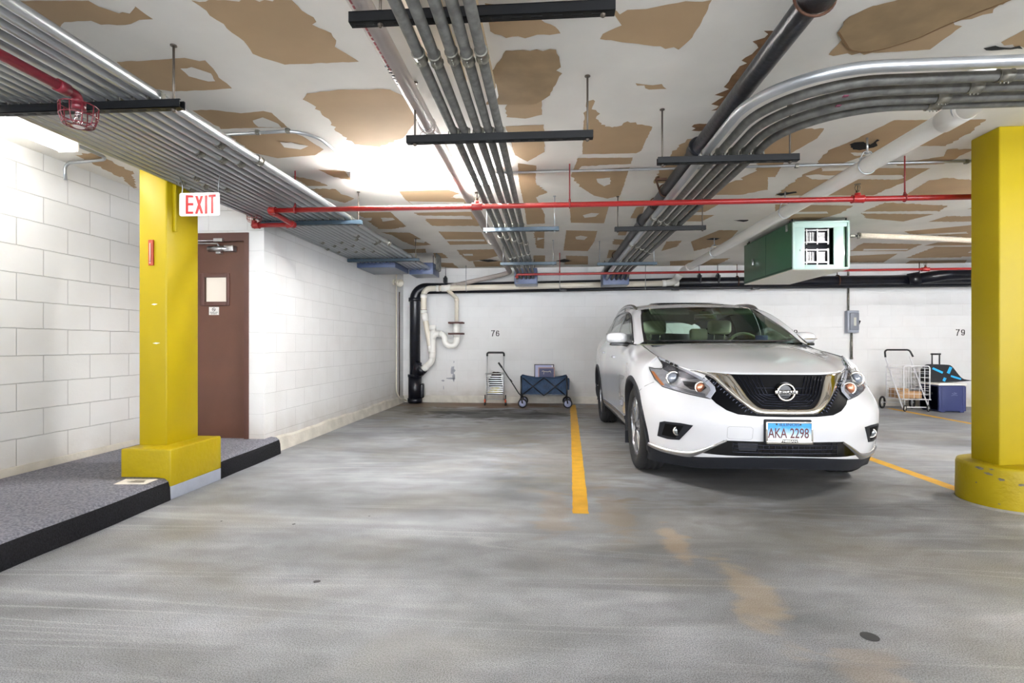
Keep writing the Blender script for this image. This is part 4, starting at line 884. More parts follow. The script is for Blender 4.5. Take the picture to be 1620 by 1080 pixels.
# caged pendent head near the camera
t = thing('sprinkler_pipe', 'dark red sprinkler pipe end with a caged head below the wide conduit rack', 'sprinkler pipe', (-2.13, 2.17, 2.2)); iv = Matrix.Translation((2.13, -2.17, -2.2))
b = MB(); b.tube(fillet([(-2.135, YF+.3, 2.232), (-2.135, 2.12, 2.232), (-2.135, 2.20, 2.232), (-2.135, 2.205, 2.17)], .03, 6), .021, 18); b.cyl((-2.135, 2.10, 2.232), (-2.135, 2.15, 2.232), .027, 18); b.cyl((-2.135, 2.205, 2.165), (-2.135, 2.205, 2.205), .027, 18)
b.build('pipe', M_redd, t, inv=iv)
head(t, (-2.135, 2.205, 2.165), -1, iv, mat('chrome_head', (200, 190, 190), .2, .9))
cage((-2.135, 2.205, 2.185), .072, .058, .085, -1, 10, M_redd, .0026).build('head_guard', M_redd, t, inv=iv)

# --- small conduits on the ceiling
def run(pts, r, lab, m=M_galv, clips=(), rad=.15):
    b = MB(); b.tube(fillet(pts, rad, 8), r, 12); o = b.build('thin_conduit', m); tag(o, lab, 'conduit')
    if clips:
        for p in clips: c_ = MB(); c_.box(p, (.03, .03, .03), None, .005); c_.build('clip', M_clamp, o)
    return o
run([(-2.75, 3.46, 2.557), (-1.625, 3.40, 2.557), (-1.575, 4.32, 2.557)], .011, 'thin bent conduit on the ceiling leading to the middle ceiling light', clips=((-2.0, 3.42, 2.56), (-1.78, 3.41, 2.56)), rad=.2)
run([(-.45, 4.37, 2.56), (XR-.1, 4.37, 2.56)], .010, 'thin straight conduit on the ceiling from the middle light across the bays', clips=((2.0, 4.37, 2.556), (3.3, 4.37, 2.556)))
run([(-3.42, 3.48, 2.55), (-3.42, 3.80, 2.55), (-3.86, 3.86, 2.55), (-3.86, 3.87, 2.42)], .012, 'bent conduit from the walkway light to the block wall', rad=.1)
run([(X2+.03, 9.3, CEIL), (X2+.03, 9.3, .25), (X2+.05, 9.45, .12), (X2+.12, 9.62, .06)], .012, 'thin white conduit down the side wall near the corner stack', M_pvc, rad=.08)
run([(X2+.012, 9.55, 2.1), (X2+.012, 9.55, .05)], .008, 'thin brown pipe in the corner behind the black stack', M_rust)
b = MB(); b.tube([(3.95, 6.93, 2.50), (4.5, 7.05, 2.50), (5.6, 7.35, 2.50), (9.0, 8.2, 2.50)], .034, 16)
o = b.build('insulated_pipe', mat('pipe_lagging', (226, 214, 196), .8, nscale=40, namt=.12, bump=.6, bscale=60)); tag(o, 'cream lagged pipe slanting under the ceiling behind the green unit heater', 'pipe')
b = MB(); b.tube([(3.42, 7.0, 2.43), (3.6, 6.97, 2.48), (3.95, 6.93, 2.50)], .012, 10); b.build('valve_tail', M_iron, o)
b = MB(); b.box((3.72, 6.95, 2.50), (.09, .06, .05), None, .01); b.cyl((3.72, 6.95, 2.50), (3.72, 6.95, CEIL), .01, 8); b.box((3.86, 6.94, 2.50), (.07, .05, .04), None, .01); b.cyl((3.93, 6.93, 2.46), (3.93, 6.93, 2.54), .012, 8); b.build('valve', M_clamp, o)

# --- ceiling lights
M_tube = bpy.data.materials.new('fluorescent_tube'); M_tube.use_nodes = True
_b = M_tube.node_tree.nodes['Principled BSDF']; _b.inputs['Base Color'].default_value = (1, 1, 1, 1); _b.inputs['Emission Color'].default_value = (1, .985, .96, 1); _b.inputs['Emission Strength'].default_value = TUBE
M_fix = mat('white_enamel', (236, 236, 232), .35)
def tube_mat(k):
    m = M_tube.copy(); m.node_tree.nodes['Principled BSDF'].inputs['Emission Strength'].default_value = TUBE*k; return m
for (x, y, z, rz, L_, pw, lab) in FIXTURES:
    mt = tube_mat(pw)
    t = thing('ceiling_light', lab, 'ceiling light', (x, y, z), rz, 'fluorescent strip lights')
    b = MB(); b.bb(-L_/2, L_/2, -.028, .028, -.050, 0, .004)
    b.build('housing', M_fix, t)
    b = MB()
    for e in (-L_/2, L_/2-.012): b.bb(e, e+.012, -.075, .075, -.10, 0, .003)
    b.build('lamp_holder', M_fix, t)
    for s_ in (-.052, .052):
        b = MB(); b.cyl((-L_/2+.014, s_, -.078), (L_/2-.014, s_, -.078), .019, 14); b.build('tube', mt, t)

# --- EXIT sign
t = thing('exit_sign', 'white EXIT sign with red letters hanging from the conduits beside the square yellow column', 'sign', (-2.475, 3.52, 2.0), 0); iv = Matrix.Translation((2.475, -3.52, -2.0))
x0, x1, z0, z1 = -2.628, -2.330, 2.018, 2.182; r_ = .014
poly = []
for (qx, qz, a0) in ((x1-r_, z1-r_, 0), (x0+r_, z1-r_, 90), (x0+r_, z0+r_, 180), (x1-r_, z0+r_, 270)):
    for i in range(5): a = math.radians(a0+22.5*i); poly.append((qx+r_*math.cos(a), qz+r_*math.sin(a)))
bend = lambda x: .012*((x+2.479)/.15)**2
b = MB(); q = delaunay_2d_cdt([Vector(p) for p in poly]+[Vector((x0+.02+i*.02, z0+.02+j*.02)) for i in range(13) for j in range(7)], [(i, (i+1) % len(poly)) for i in range(len(poly))], [], 1, 1e-5)
k = len(q[0]); b.add([(p.x, 3.515-bend(p.x), p.y) for p in q[0]]+[(p.x, 3.519-bend(p.x), p.y) for p in q[0]], [list(f) for f in q[2]]+[[i+k for i in f][::-1] for f in q[2]], True)
b.build('plate', mat('sign_plate_white', (240, 238, 234), .25, coat=.4), t, inv=iv)
b = MB(); fm = lambda a, c, z: (a, 3.5145-bend(a)-z, c)
M_er = mat('sign_red', (176, 22, 20), .35)
w = .018; zt, zb = z1-.014, z0+.016; hgt = zt-zb
ex = -2.585
b.ribbon([(ex+w/2, zb), (ex+w/2, zt)], w, .0008, fm)
for zz in (zb+w/2, (zb+zt)/2+.002, zt-w/2): b.ribbon([(ex+w, zz), (ex+.054, zz)], w*.95, .0008, fm)
xx = ex+.066; b.ribbon([(xx+w/2, zt), (xx+.062-w/2, zb)], w, .0008, fm); b.ribbon([(xx+.062-w/2, zt), (xx+w/2, zb)], w, .0009, fm)
ix = xx+.074; b.ribbon([(ix+w/2, zb), (ix+w/2, zt)], w, .0008, fm)
tx = ix+.028; b.ribbon([(tx, zt-w/2), (tx+.058, zt-w/2)], w, .0008, fm); b.ribbon([(tx+.029, zb), (tx+.029, zt-w)], w, .0008, fm)
b.build('exit_lettering', M_er, t, inv=iv)
b = MB(); b.tube([(x0+.012, 3.515, z1-.01), (x0+.005, 3.53, 2.24), (x0-.03, 3.55, 2.31)], .003, 6); b.tube([(x1-.014, 3.515, z1-.01), (x1-.012, 3.51, 2.23), (x1+.005, 3.5, 2.31)], .002, 6)
b.build('hanging_wire', M_galv, t, inv=iv)

# --- green unit heater
gx0, gx1, gy0, gy1, gz0, gz1 = 2.795, 3.425, 6.20, 7.70, 1.975, 2.53
t = thing('unit_heater', 'green suspended unit heater with a pale grilled front face', 'heater', (gx0, gy0, gz0)); iv = Matrix.Translation((-gx0, -gy0, -gz0))
M_green = mat('green_enamel', (58, 108, 78), .35, coat=.15, nscale=2, namt=.08)
M_pale = mat('pale_green_enamel', (176, 204, 198), .35, coat=.1)
M_ivory = mat('ivory_panel', (222, 220, 208), .5)
b = MB(); b.bb(gx0, gx0+.012, gy0+.02, gy1, gz0, gz1, .003); b.bb(gx1-.012, gx1, gy0+.02, gy1, gz0, gz1, .003); b.bb(gx0, gx1, gy0+.02, gy1, gz1-.012, gz1); b.bb(gx0, gx1, gy1-.012, gy1, gz0, gz1)
b.build('casing', M_green, t, inv=iv)
b = MB(); b.bb(gx0-.002, gx0+.001, gy0+.75, gy0+.756, gz0+.03, gz1-.02); b.bb(gx0-.006, gx0+.002, gy0+.02, gy1, gz0+.012, gz0+.03); b.build('panel_seam', mat('dark_green', (30, 64, 46), .5), t, inv=iv)
b = MB(); b.bb(gx0-.03, gx0-.012, gy0+1.12, gy0+1.15, gz0+.22, gz0+.31, .004); b.cyl((gx0-.02, gy0+1.135, gz0+.23), (gx0+.002, gy0+1.135, gz0+.23), .006, 8); b.cyl((gx0-.02, gy0+1.135, gz0+.30), (gx0+.002, gy0+1.135, gz0+.30), .006, 8); b.bb(gx0-.02, gx0-.002, gy0+.12, gy0+.15, gz1-.09, gz1-.01, .003); b.build('latch_handle', M_steel, t, inv=iv)
b = MB(); b.bb(gx0, gx1, gy0+.02, gy1, gz0-.004, gz0+.006)
for i in range(3):
    for j in range(4): b.cyl((gx0+.1+.21*i, gy0+.15+.38*j, gz0-.007), (gx0+.1+.21*i, gy0+.15+.38*j, gz0-.003), .008, 8)
b.build('underside_panel', M_ivory, t, inv=iv, label='ivory underside panel')
b = MB(); f_ = .022
for (a, c, d, e) in ((gx0, gx1, gz1-f_, gz1), (gx0, gx1, gz0, gz0+f_), (gx0, gx0+f_, gz0, gz1), (gx1-f_, gx1, gz0, gz1)): b.bb(a, c, gy0, gy0+.04, d, e, .004)
b.build('front_frame', M_pale, t, inv=iv)
ox0, ox1, oz0, oz1 = gx0+.145, gx0+.465, gz0+.055, gz1-.075
b = MB()
for (a, c, d, e) in ((gx0+f_, ox0, gz0+f_, gz1-f_), (ox1, gx1-.055, gz0+f_, gz1-f_), (ox0, ox1, gz0+f_, oz0), (ox0, ox1, oz1, gz1-f_)): b.bb(a, c, gy0+.025, gy0+.04, d, e, .003)
b.bb(gx0+f_, gx1-f_, gy0+.015, gy0+.03, gz1-.065, gz1-f_); b.cyl((gx0+.10, gy0+.012, (gz0+gz1)/2-.05), (gx0+.10, gy0+.03, (gz0+gz1)/2-.05), .014, 12)
b.build('front_panel', M_pale, t, inv=iv)
b = MB(); b.bb(gx1-.055, gx1-.04, gy0+.03, gy0+.3, gz0+f_, gz1-f_); b.build('side_gap', M_green, t, inv=iv)
b = MB(); b.bb(ox0-.02, ox1+.02, gy0+.14, gy0+.16, oz0-.02, oz1+.02); b.build('dark_interior', mat('interior_dark', (20, 22, 30), .8), t, inv=iv)
b = MB()
zm = (oz0+oz1)/2
for (za, zb_) in ((oz0+.005, zm-.025), (zm+.025, oz1-.01)):
    for x in (ox0+.02, ox0+.14, ox0+.26): b.bb(x, x+.012, gy0+.036, gy0+.05, za, zb_)
    for z in (za+.02, zb_-.02): b.bb(ox0, ox0+.275, gy0+.04, gy0+.05, z, z+.014)
    k = 9
    for i in range(k):
        z = za+.045+i*(zb_-za-.08)/(k-1)
        b.bb(ox0+.03, ox0+.13, gy0+.07, gy0+.10, z-.004, z+.003); b.bb(ox0+.15, ox0+.25, gy0+.07, gy0+.10, z-.004, z+.003)
    for x in (ox0+.07, ox0+.10): b.bb(x, x+.006, gy0+.06, gy0+.07, za+.03, zb_-.03)
b.build('coil_grille', M_steel, t, inv=iv)
for (x, y) in ((gx0+.03, gy0+.08), (gx1-.0, gy0+.08), (gx0+.03, gy1-.1), (gx1-.05, gy1-.1)):
    b = MB(); b.cyl((x, y, gz1-.01), (x, y, CEIL), .008, 8); b.box((x, y, gz1+.01), (.05, .03, .02)); b.build('hanger_rod', M_strut, t, inv=iv)

# --- disconnect switch and its conduit, bay numbers, flood lamp
t = thing('disconnect_switch', 'grey electrical disconnect switch on the back wall behind the car', 'switch', (5.45, BACK, 1.3)); iv = Matrix.Translation((-5.45, -BACK, -1.3))
b = MB(); b.bb(5.345, 5.545, BACK-.10, BACK, 1.325, 1.725, .008); b.build('box', mat('grey_enamel', (146, 152, 164), .4), t, inv=iv)
b = MB(); b.bb(5.38, 5.535, BACK-.125, BACK-.10, 1.375, 1.685, .02); b.build('cover', mat('dark_grey_enamel', (122, 126, 136), .4), t, inv=iv)
b = MB(); b.bb(5.44, 5.482, BACK-.128, BACK-.124, 1.45, 1.60); b.build('rating_plate', mat('plate_pale', (190, 190, 180), .5), t, inv=iv)
b = MB(); b.box((5.56, BACK-.06, 1.50), (.03, .03, .10), Matrix.Rotation(.4, 3, 'Y'), .006); b.build('handle', M_black, t, inv=iv)
b = MB(); b.tube([(5.40, BACK-.03, 2.16), (5.40, BACK-.03, 1.725)], .015, 12); b.tube([(5.40, BACK-.03, CEIL), (5.40, BACK-.03, 2.3)], .015, 12); b.tube([(5.455, BACK-.03, 1.325), (5.455, BACK-.03, .86)], .018, 12); b.lathe([(0, 0), (.024, 0), (.024, .03), (0, .03)], (5.455, BACK-.03, .85), (0, 0, 1), 12)
o = b.build('feed_conduit', M_clamp, t, inv=iv)
def digits(s, xc, lab, zc=1.328, h=.118, w=.066, gap=.022):
    b = MB(); st = .017; fm = lambda a, c, z: (a, BACK-.001-z, c); n = len(s); x = xc-(n*w+(n-1)*gap)/2
    E = lambda cx, cz, rx, rz, a0, a1, k=12: [(cx+rx*math.cos(math.radians(a0+(a1-a0)*i/k)), cz+rz*math.sin(math.radians(a0+(a1-a0)*i/k))) for i in range(k+1)]
    for ch in s:
        cx = x+w/2; rx = w/2-st/2; zt, zb = zc+h/2-st/2, zc-h/2+st/2; q = h*.27
        if ch == '7': b.ribbon([(x, zt), (x+w*.42, zt)], st, .001, fm); b.ribbon([(x+w*.52, zt), (x+w, zt)], st, .001, fm); b.ribbon([(x+w-st/2, zt), (x+w*.50, zc), (x+w*.30, zb-st/2)], st, .001, fm)
        if ch in '68': b.ribbon(E(cx, zb+q*.95, rx, q*.95, 100, 262), st, .001, fm); b.ribbon(E(cx, zb+q*.95, rx, q*.95, -82, 80), st, .001, fm)
        if ch == '6': b.ribbon(E(cx, zb+h*.42, rx, h*.42, 178, 100), st, .001, fm); b.ribbon(E(cx, zb+h*.42, rx, h*.42, 80, 30, 6), st, .001, fm)
        if ch in '98': b.ribbon(E(cx, zt-q*.95, rx, q*.95, 100, 260), st, .001, fm); b.ribbon(E(cx, zt-q*.95, rx, q*.95, -80, 80), st, .001, fm)
        if ch == '9': b.ribbon(E(cx, zt-h*.42, rx, h*.42, 2, -80), st, .001, fm); b.ribbon(E(cx, zt-h*.42, rx, h*.42, -100, -150, 6), st, .001, fm)
        x += w+gap
    tag(b.build('bay_number', mat('stencil_black', (34, 32, 32), .7)), lab, 'painted number', 'stencilled bay numbers')
digits('76', -1.04, 'black stencilled number 76 on the back wall above the folding trolley')
digits('78', 4.52-.075, 'black stencilled number 78 on the back wall half hidden by the car mirror')
digits('79', 7.335, 'black stencilled number 79 on the back wall beside the yellow column')
t = thing('flood_lamp', 'small round cream flood lamp on the side wall by the corner stack', 'lamp', (X2, 9.2, 2.23)); iv = Matrix.Translation((-X2, -9.2, -2.23))
b = MB(); b.cyl((X2, 9.2, 2.24), (X2+.03, 9.2, 2.24), .055, 16); b.cyl((X2+.02, 9.2, 2.24), (X2+.08, 9.19, 2.235), .015, 8); b.build('mount', M_pvc, t, inv=iv)
b = MB(); b.lathe([(0, 0), (.03, .0), (.045, .04), (.068, .10), (.070, .125), (.062, .12), (.05, .09), (0, .085)], (X2+.06, 9.2, 2.25), (.75, -.55, -.30), 20); b.build('lamp_shade', M_pvc, t, inv=iv)
b = MB(); b.cyl((1.204, 2.05, 0), (1.204, 2.05, .0015), .032, 24); tag(b.build('floor_plug', mat('plug_dark', (52, 54, 58), .5)), 'small round dark plug set in the concrete floor in front', 'floor plug')
r = random.Random(8)
for k, (x, y, s_) in enumerate(((-1.08, 2.34, .022), (-1.57, 3.08, .014), (-2.05, 3.10, .009), (-1.16, 3.26, .009))):
    P = [(x+s_*r.uniform(.6, 1.1)*math.cos(2*PI*i/9), y+s_*r.uniform(.5, 1)*math.sin(2*PI*i/9)) for i in range(9)]
    b = MB(); b.add([(p[0], p[1], .0012) for p in P], [list(range(9))]); tag(b.build('gum_spot', mat('gum_dark', (70, 70, 72), .8)), ['largest dark gum spot on the concrete near the walkway kerb', 'dark gum spot on the concrete in front of the yellow plinth', 'small dark gum spot closest to the walkway kerb', 'small dark gum spot farthest from the kerb'][k], 'gum spot', 'gum spots on the floor')
# ---------------------------------------------------------------- the car: local frame x across, y back from the nose, z up
M_paint = mat('pearl_white_paint', (222, 223, 227), .22, coat=1.0, spec=.5)
M_trim = mat('grey_plastic_trim', (34, 36, 42), .55, spec=.3, nscale=60, namt=.15)
M_gloss = mat('gloss_black', (6, 7, 10), .15, coat=.2)
M_grille = mat('grille_black', (3, 4, 8), .5, spec=.12)
M_chrome = mat('chrome', (226, 222, 214), .07, 1)
M_satin = mat('satin_chrome', (196, 196, 196), .25, 1)
M_rubber = mat('tyre_rubber', (34, 34, 36), .75, nscale=40, namt=.2)
M_alloy = mat('machined_alloy', (178, 180, 186), .25, .9)
M_alloyd = mat('dark_alloy', (70, 72, 78), .35, .7)
M_glassw = glass('windscreen_glass', (.74, 1.0, .88))
M_glasss = glass('side_glass', (.90, .95, .92))
M_leather = mat('beige_leather', (216, 220, 196), .55, nscale=8, namt=.1)
M_dark = mat('cabin_dark', (22, 22, 24), .8)
CAR = thing('car', 'white crossover car parked nose out with a blue and white licence plate', 'car', (1.68, 3.77, 0), math.radians(.45))
def crom(P, k, closed=False):
    """Catmull-Rom refine rows of P (n, ..., 3) by k"""
    P = np.array(P, float); n = len(P); out = []
    for i in range(n-1):
        p0 = P[i-1] if i > 0 else 2*P[0]-P[1]; p1 = P[i]; p2 = P[i+1]; p3 = P[i+2] if i+2 < n else 2*P[-1]-P[-2]
        for j in range(k):
            t = j/k; out.append(.5*((2*p1)+(-p0+p2)*t+(2*p0-5*p1+4*p2-p3)*t*t+(-p0+3*p1-3*p2+p3)*t**3))
    out.append(P[-1]); return np.array(out)
def refine(P, kr, kc):
    A = crom(P, kr); return np.swapaxes(crom(np.swapaxes(A, 0, 1), kc), 0, 1)
def grid_faces(R, Cc, off=0): return [(off+i*Cc+j, off+i*Cc+j+1, off+(i+1)*Cc+j+1, off+(i+1)*Cc+j) for i in range(R-1) for j in range(Cc-1)]
# control net: rings from the lip up to the shoulder, columns from the nose round to the tail (one half)
yl = [  # y and x of the front columns c0..c5 per ring, then z
 # ring A lip bottom
 dict(x=[0,.25,.45,.60,.75,.86], y=[.11,.125,.18,.30,.45,.56], z=[.205,.20,.185,.165,.16,.165]),
 dict(x=[0,.25,.45,.62,.77,.875], y=[.06,.075,.13,.25,.39,.53], z=[.30,.295,.28,.26,.265,.28]),
 dict(x=[0,.25,.45,.635,.785,.89], y=[.045,.06,.115,.23,.36,.51], z=[.41,.41,.40,.40,.40,.41]),
 dict(x=[0,.25,.45,.64,.795,.90], y=[.03,.045,.10,.205,.335,.50], z=[.52,.52,.52,.52,.52,.53]),
 dict(x=[0,.25,.45,.635,.79,.90], y=[.045,.06,.12,.225,.36,.52], z=[.625,.625,.63,.635,.64,.65]),
 dict(x=[0,.25,.445,.61,.76,.87], y=[.085,.11,.185,.30,.45,.60], z=[.755,.755,.755,.755,.765,.785]),
 dict(x=[0,.25,.44,.595,.73,.82], y=[.105,.14,.225,.36,.54,.68], z=[.84,.84,.842,.85,.875,.90]),
 dict(x=[0,.25,.44,.58,.70,.757], y=[.12,.155,.245,.39,.585,.75], z=[.89,.89,.892,.905,.955,1.0]),
]
side_y = [.80, 1.40, 2.50, 3.36, 3.79, 4.25]
side_y = [.74, .96, 1.20, 1.42, 1.95, 2.50, 3.00, 3.36, 3.79, 4.25, 4.62]
side = [  # (x, z) at side_y
 [(.90,.19),(.90,.24),(.89,.26),(.885,.265),(.88,.27),(.88,.27),(.885,.27),(.89,.27),(.90,.27),(.90,.28),(.83,.30)],
 [(.92,.30),(.93,.31),(.925,.32),(.912,.33),(.905,.33),(.905,.33),(.915,.33),(.93,.33),(.945,.34),(.93,.36),(.86,.38)],
 [(.94,.42),(.95,.43),(.945,.44),(.92,.45),(.912,.45),(.915,.45),(.93,.45),(.945,.45),(.955,.46),(.94,.47),(.88,.50)],
 [(.948,.54),(.957,.56),(.95,.57),(.928,.58),(.915,.58),(.92,.58),(.938,.58),(.955,.58),(.962,.60),(.945,.60),(.885,.62)],
 [(.945,.67),(.957,.69),(.952,.70),(.930,.71),(.917,.71),(.922,.71),(.942,.71),(.962,.72),(.968,.74),(.95,.74),(.885,.76)],
 [(.925,.82),(.945,.84),(.940,.85),(.925,.86),(.920,.87),(.923,.875),(.935,.88),(.955,.90),(.962,.91),(.945,.92),(.87,.92)],
 [(.868,.93),(.90,.955),(.905,.97),(.905,.99),(.90,1.01),(.90,1.03),(.912,1.05),(.93,1.06),(.935,1.08),(.91,1.10),(.83,1.10)],
 [(.765,1.005),(.768,1.035),(.77,1.068),(.79,1.105),(.845,1.125),(.845,1.14),(.84,1.165),(.835,1.20),(.82,1.24),(.78,1.27),(.70,1.28)],
]
rear = [[(.60,4.80,.33),(.3,4.86,.34),(0,4.87,.34)],[(.62,4.83,.42),(.3,4.89,.43),(0,4.9,.43)],[(.64,4.84,.52),(.3,4.9,.54),(0,4.9,.54)],[(.64,4.82,.64),(.3,4.88,.66),(0,4.89,.66)],
        [(.64,4.79,.78),(.3,4.85,.80),(0,4.86,.80)],[(.63,4.76,.94),(.3,4.81,.95),(0,4.82,.95)],[(.60,4.72,1.10),(.3,4.77,1.11),(0,4.78,1.11)],[(.52,4.60,1.28),(.26,4.66,1.29),(0,4.67,1.29)]]
net = []
for d, s_, r_ in zip(yl, side, rear): net.append([(d['x'][i], d['y'][i], d['z'][i]) for i in range(6)]+[(p[0], y, p[1]) for p, y in zip(s_, side_y)]+r_)
KR, KC = 9, 10
G = refine(net, KR, KC)          # (rings, cols, 3)
RN, CN = G.shape[:2]
AX_F, AX_R, ZW, RA = .96, 3.79, .372, .425
def snap(V):                     # open the wheel arches
    V = V.copy(); 
    for ay in (AX_F, AX_R):
        d = np.hypot(V[..., 1]-ay, V[..., 2]-ZW)
        k = (d < RA) & (d > RA-.045) & (V[..., 0] > .6)
        f_ = np.where(k, RA/np.maximum(d, 1e-6), 1.0)
        V[..., 1] = np.where(k, ay+(V[..., 1]-ay)*f_, V[..., 1]); V[..., 2] = np.where(k, ZW+(V[..., 2]-ZW)*f_, V[..., 2])
    return V
def inarch(p): return p[0] > .6 and any(math.hypot(p[1]-ay, p[2]-ZW) < RA-.006 for ay in (AX_F, AX_R))
Gs = snap(G)
def panel(name, r0, r1, c0, c1, sides=(1, -1), m=None, both=False, extra=None):
    """rings r0..r1, columns c0..c1 of the refined net as a mesh per side (or one mesh over both)"""
    out = []
    def one(b, sg):
        sub = Gs[r0:r1+1, c0:c1+1]; R, Cc = sub.shape[:2]; vs = [(sg*p[0], p[1], p[2]) for row in sub for p in row]
        orig = G[r0:r1+1, c0:c1+1].reshape(-1, 3)
        fs = []
        for f in grid_faces(R, Cc):
            cen = sum(orig[i] for i in f)/4
            if inarch(cen): continue
            fs.append(f if sg < 0 else f[::-1])
        b.add(vs, fs, True)
    if both:
        b = MB(); one(b, 1); one(b, -1)
        o = weld(b.build(name, m or M_paint, CAR, recalc=False)); out.append(o)
    else:
        for sg in sides:
            b = MB(); one(b, sg); out.append(weld(b.build(name, m or M_paint, CAR, recalc=False)))
    return out
def weld(o):
    bm = bmesh.new(); bm.from_mesh(o.data); bmesh.ops.remove_doubles(bm, verts=bm.verts[:], dist=.0004)
    bmesh.ops.delete(bm, geom=[v for v in bm.verts if not v.link_faces], context='VERTS'); bmesh.ops.recalc_face_normals(bm, faces=bm.faces[:])
    bm.to_mesh(o.data); bm.free(); return o
cB = 6*KC                        # bumper / fender joint at y = .74
bump = panel('front_bumper', KR, RN-1, 0, cB, both=True)
lip = panel('bumper_lip', 0, KR, 0, cB, both=True, m=M_trim)
fend = panel('fender', 2, RN-1, cB, 9*KC)
dfr = panel('front_door', 4, RN-1, 9*KC, 11*KC)
drr = panel('rear_door', 4, RN-1, 11*KC, 13*KC)
qtr = panel('rear_quarter_panel', 2, RN-1, 13*KC, CN-1, both=True)
sill = panel('sill_trim', 0, 4, cB, 13*KC, m=M_trim)
# hood
hood_net = [[(d[0], d[1], d[2]) for d in net[7][:6]],
 [(0,.36,.972),(.25,.385,.973),(.44,.45,.972),(.58,.56,.968),(.69,.70,.985),(.757,.83,1.012)],
 [(0,.70,1.050),(.25,.715,1.049),(.44,.755,1.046),(.58,.82,1.032),(.68,.90,1.028),(.757,1.0,1.038)],
 [(0,.96,1.092),(.25,.97,1.090),(.44,1.0,1.088),(.58,1.06,1.076),(.68,1.12,1.068),(.757,1.20,1.066)],
 [(0,1.16,1.118),(.25,1.17,1.117),(.44,1.20,1.115),(.58,1.26,1.106),(.68,1.33,1.10),(.757,1.41,1.10)]]
Hn = refine(hood_net, 10, 8)
def mirror_grid(Hn_, name, m, parent=CAR, solid=0, parent_label=None):
    b = MB(); R, Cc = Hn_.shape[:2]
    for sg in (1, -1): b.add([(sg*p[0], p[1], p[2]) for row in Hn_ for p in row], [f if sg < 0 else f[::-1] for f in grid_faces(R, Cc)], True)
    o = weld(b.build(name, m, parent, recalc=False))
    if solid:
        md = o.modifiers.new('thickness', 'SOLIDIFY'); md.thickness = solid; md.offset = -1
    return o
Hn2 = Hn.copy(); Hn2[:, :, 2] += .003; Hn2[:, -1, 0] -= .004; Hn2[0, :, 1] += .004
hood = mirror_grid(Hn2, 'hood', M_paint, solid=.02)
# surface lookup for fitted parts
def bvh_of(objs):
    vs, fs = [], []
    for o in objs:
        n = len(vs); vs += [v.co.copy() for v in o.data.vertices]; fs += [[n+i for i in p.vertices] for p in o.data.polygons]
    return BVHTree.FromPolygons(vs, fs)
BV = bvh_of(bump+lip+fend+dfr+drr+qtr+sill+[hood])
def front(x, z, off=0):
    h = BV.ray_cast(Vector((x, -1, z)), Vector((0, 1, 0)))
    if h[0] is None or h[0].y > 1.6: return Vector((x, .9, z))
    n = h[1]; n = -n if n.y > 0 else n
    return h[0]+n*off
def sidept(y, z, sg=1, off=0):
    h = BV.ray_cast(Vector((sg*2, y, z)), Vector((-sg, 0, 0)))
    if h[0] is None: return Vector((sg*.93, y, z))
    return h[0]+Vector((sg*off, 0, 0))
def smooth_poly(poly, rad=.008, n=3): 
    P = [(p[0], p[1], 0) for p in poly]; P = P+[P[0], P[1]]; q = fillet(P, rad, n); return [(p.x, p.y) for p in q[1:-1]][:-1] if False else [(p[0], p[1]) for p in poly]
def fitted(b, poly, off, depth=.012, step=.025, sg=1, bulge=0):
    """polygon in (x, z), laid on the body skin, standing OFF proud, with a skirt DEPTH back"""
    P = []
    n = len(poly)
    for i in range(n):
        a = Vector(poly[i]); c = Vector(poly[(i+1) % n]); k = max(1, int((c-a).length/step))
        for j in range(k): P.append(a.lerp(c, j/k))
    m_ = len(P); xs = [p.x for p in P]; zs = [p.y for p in P]; pts = list(P)
    def inside(x, z):
        c = False; j = m_-1
        for i in range(m_):
            if ((P[i].y > z) != (P[j].y > z)) and (x < (P[j].x-P[i].x)*(z-P[i].y)/(P[j].y-P[i].y+1e-12)+P[i].x): c = not c
            j = i
        return c
    x = min(xs)+step/2
    while x < max(xs):
        z = min(zs)+step/2
        while z < max(zs):
            if inside(x, z) and min((Vector((x, z))-p).length for p in P) > step*.45: pts.append(Vector((x, z)))
            z += step
        x += step
    q = delaunay_2d_cdt(pts, [(i, (i+1) % m_) for i in range(m_)], [], 1, 1e-6)
    F = []
    for p in q[0]:
        w = front(p.x, p.y, off)
        if bulge: w.y -= bulge*min(1, min((p-e).length for e in P)/.03)
        F.append(Vector((sg*w.x, w.y, w.z)))
    fs = [list(f) for f in q[2]]
    b.add(F, fs, True)
    # skirt
    ed = {}
    for f in fs:
        for i in range(len(f)):
            e = (f[i], f[(i+1) % len(f)]); k = tuple(sorted(e)); ed[k] = None if k in ed else e
    for e in [e for e in ed.values() if e]:
        a, c = F[e[0]], F[e[1]]; b.add([a, c, c+Vector((0, depth, 0)), a+Vector((0, depth, 0))], [(0, 1, 2, 3)])
    return b
def front_line(b, pts, r, off, sg=1, n=8, step=.03):
    P = []
    for i in range(len(pts)-1):
        a = Vector(pts[i]); c = Vector(pts[i+1]); k = max(1, int((c-a).length/step))
        for j in range(k): P.append(a.lerp(c, j/k))
    P.append(Vector(pts[-1])); q = []
    for p in P: w = front(p.x, p.y, off); q.append((sg*w.x, w.y, w.z))
    b.tube(q, r, n)
mir = lambda poly: poly+[(-x, z) for x, z in poly[::-1]]
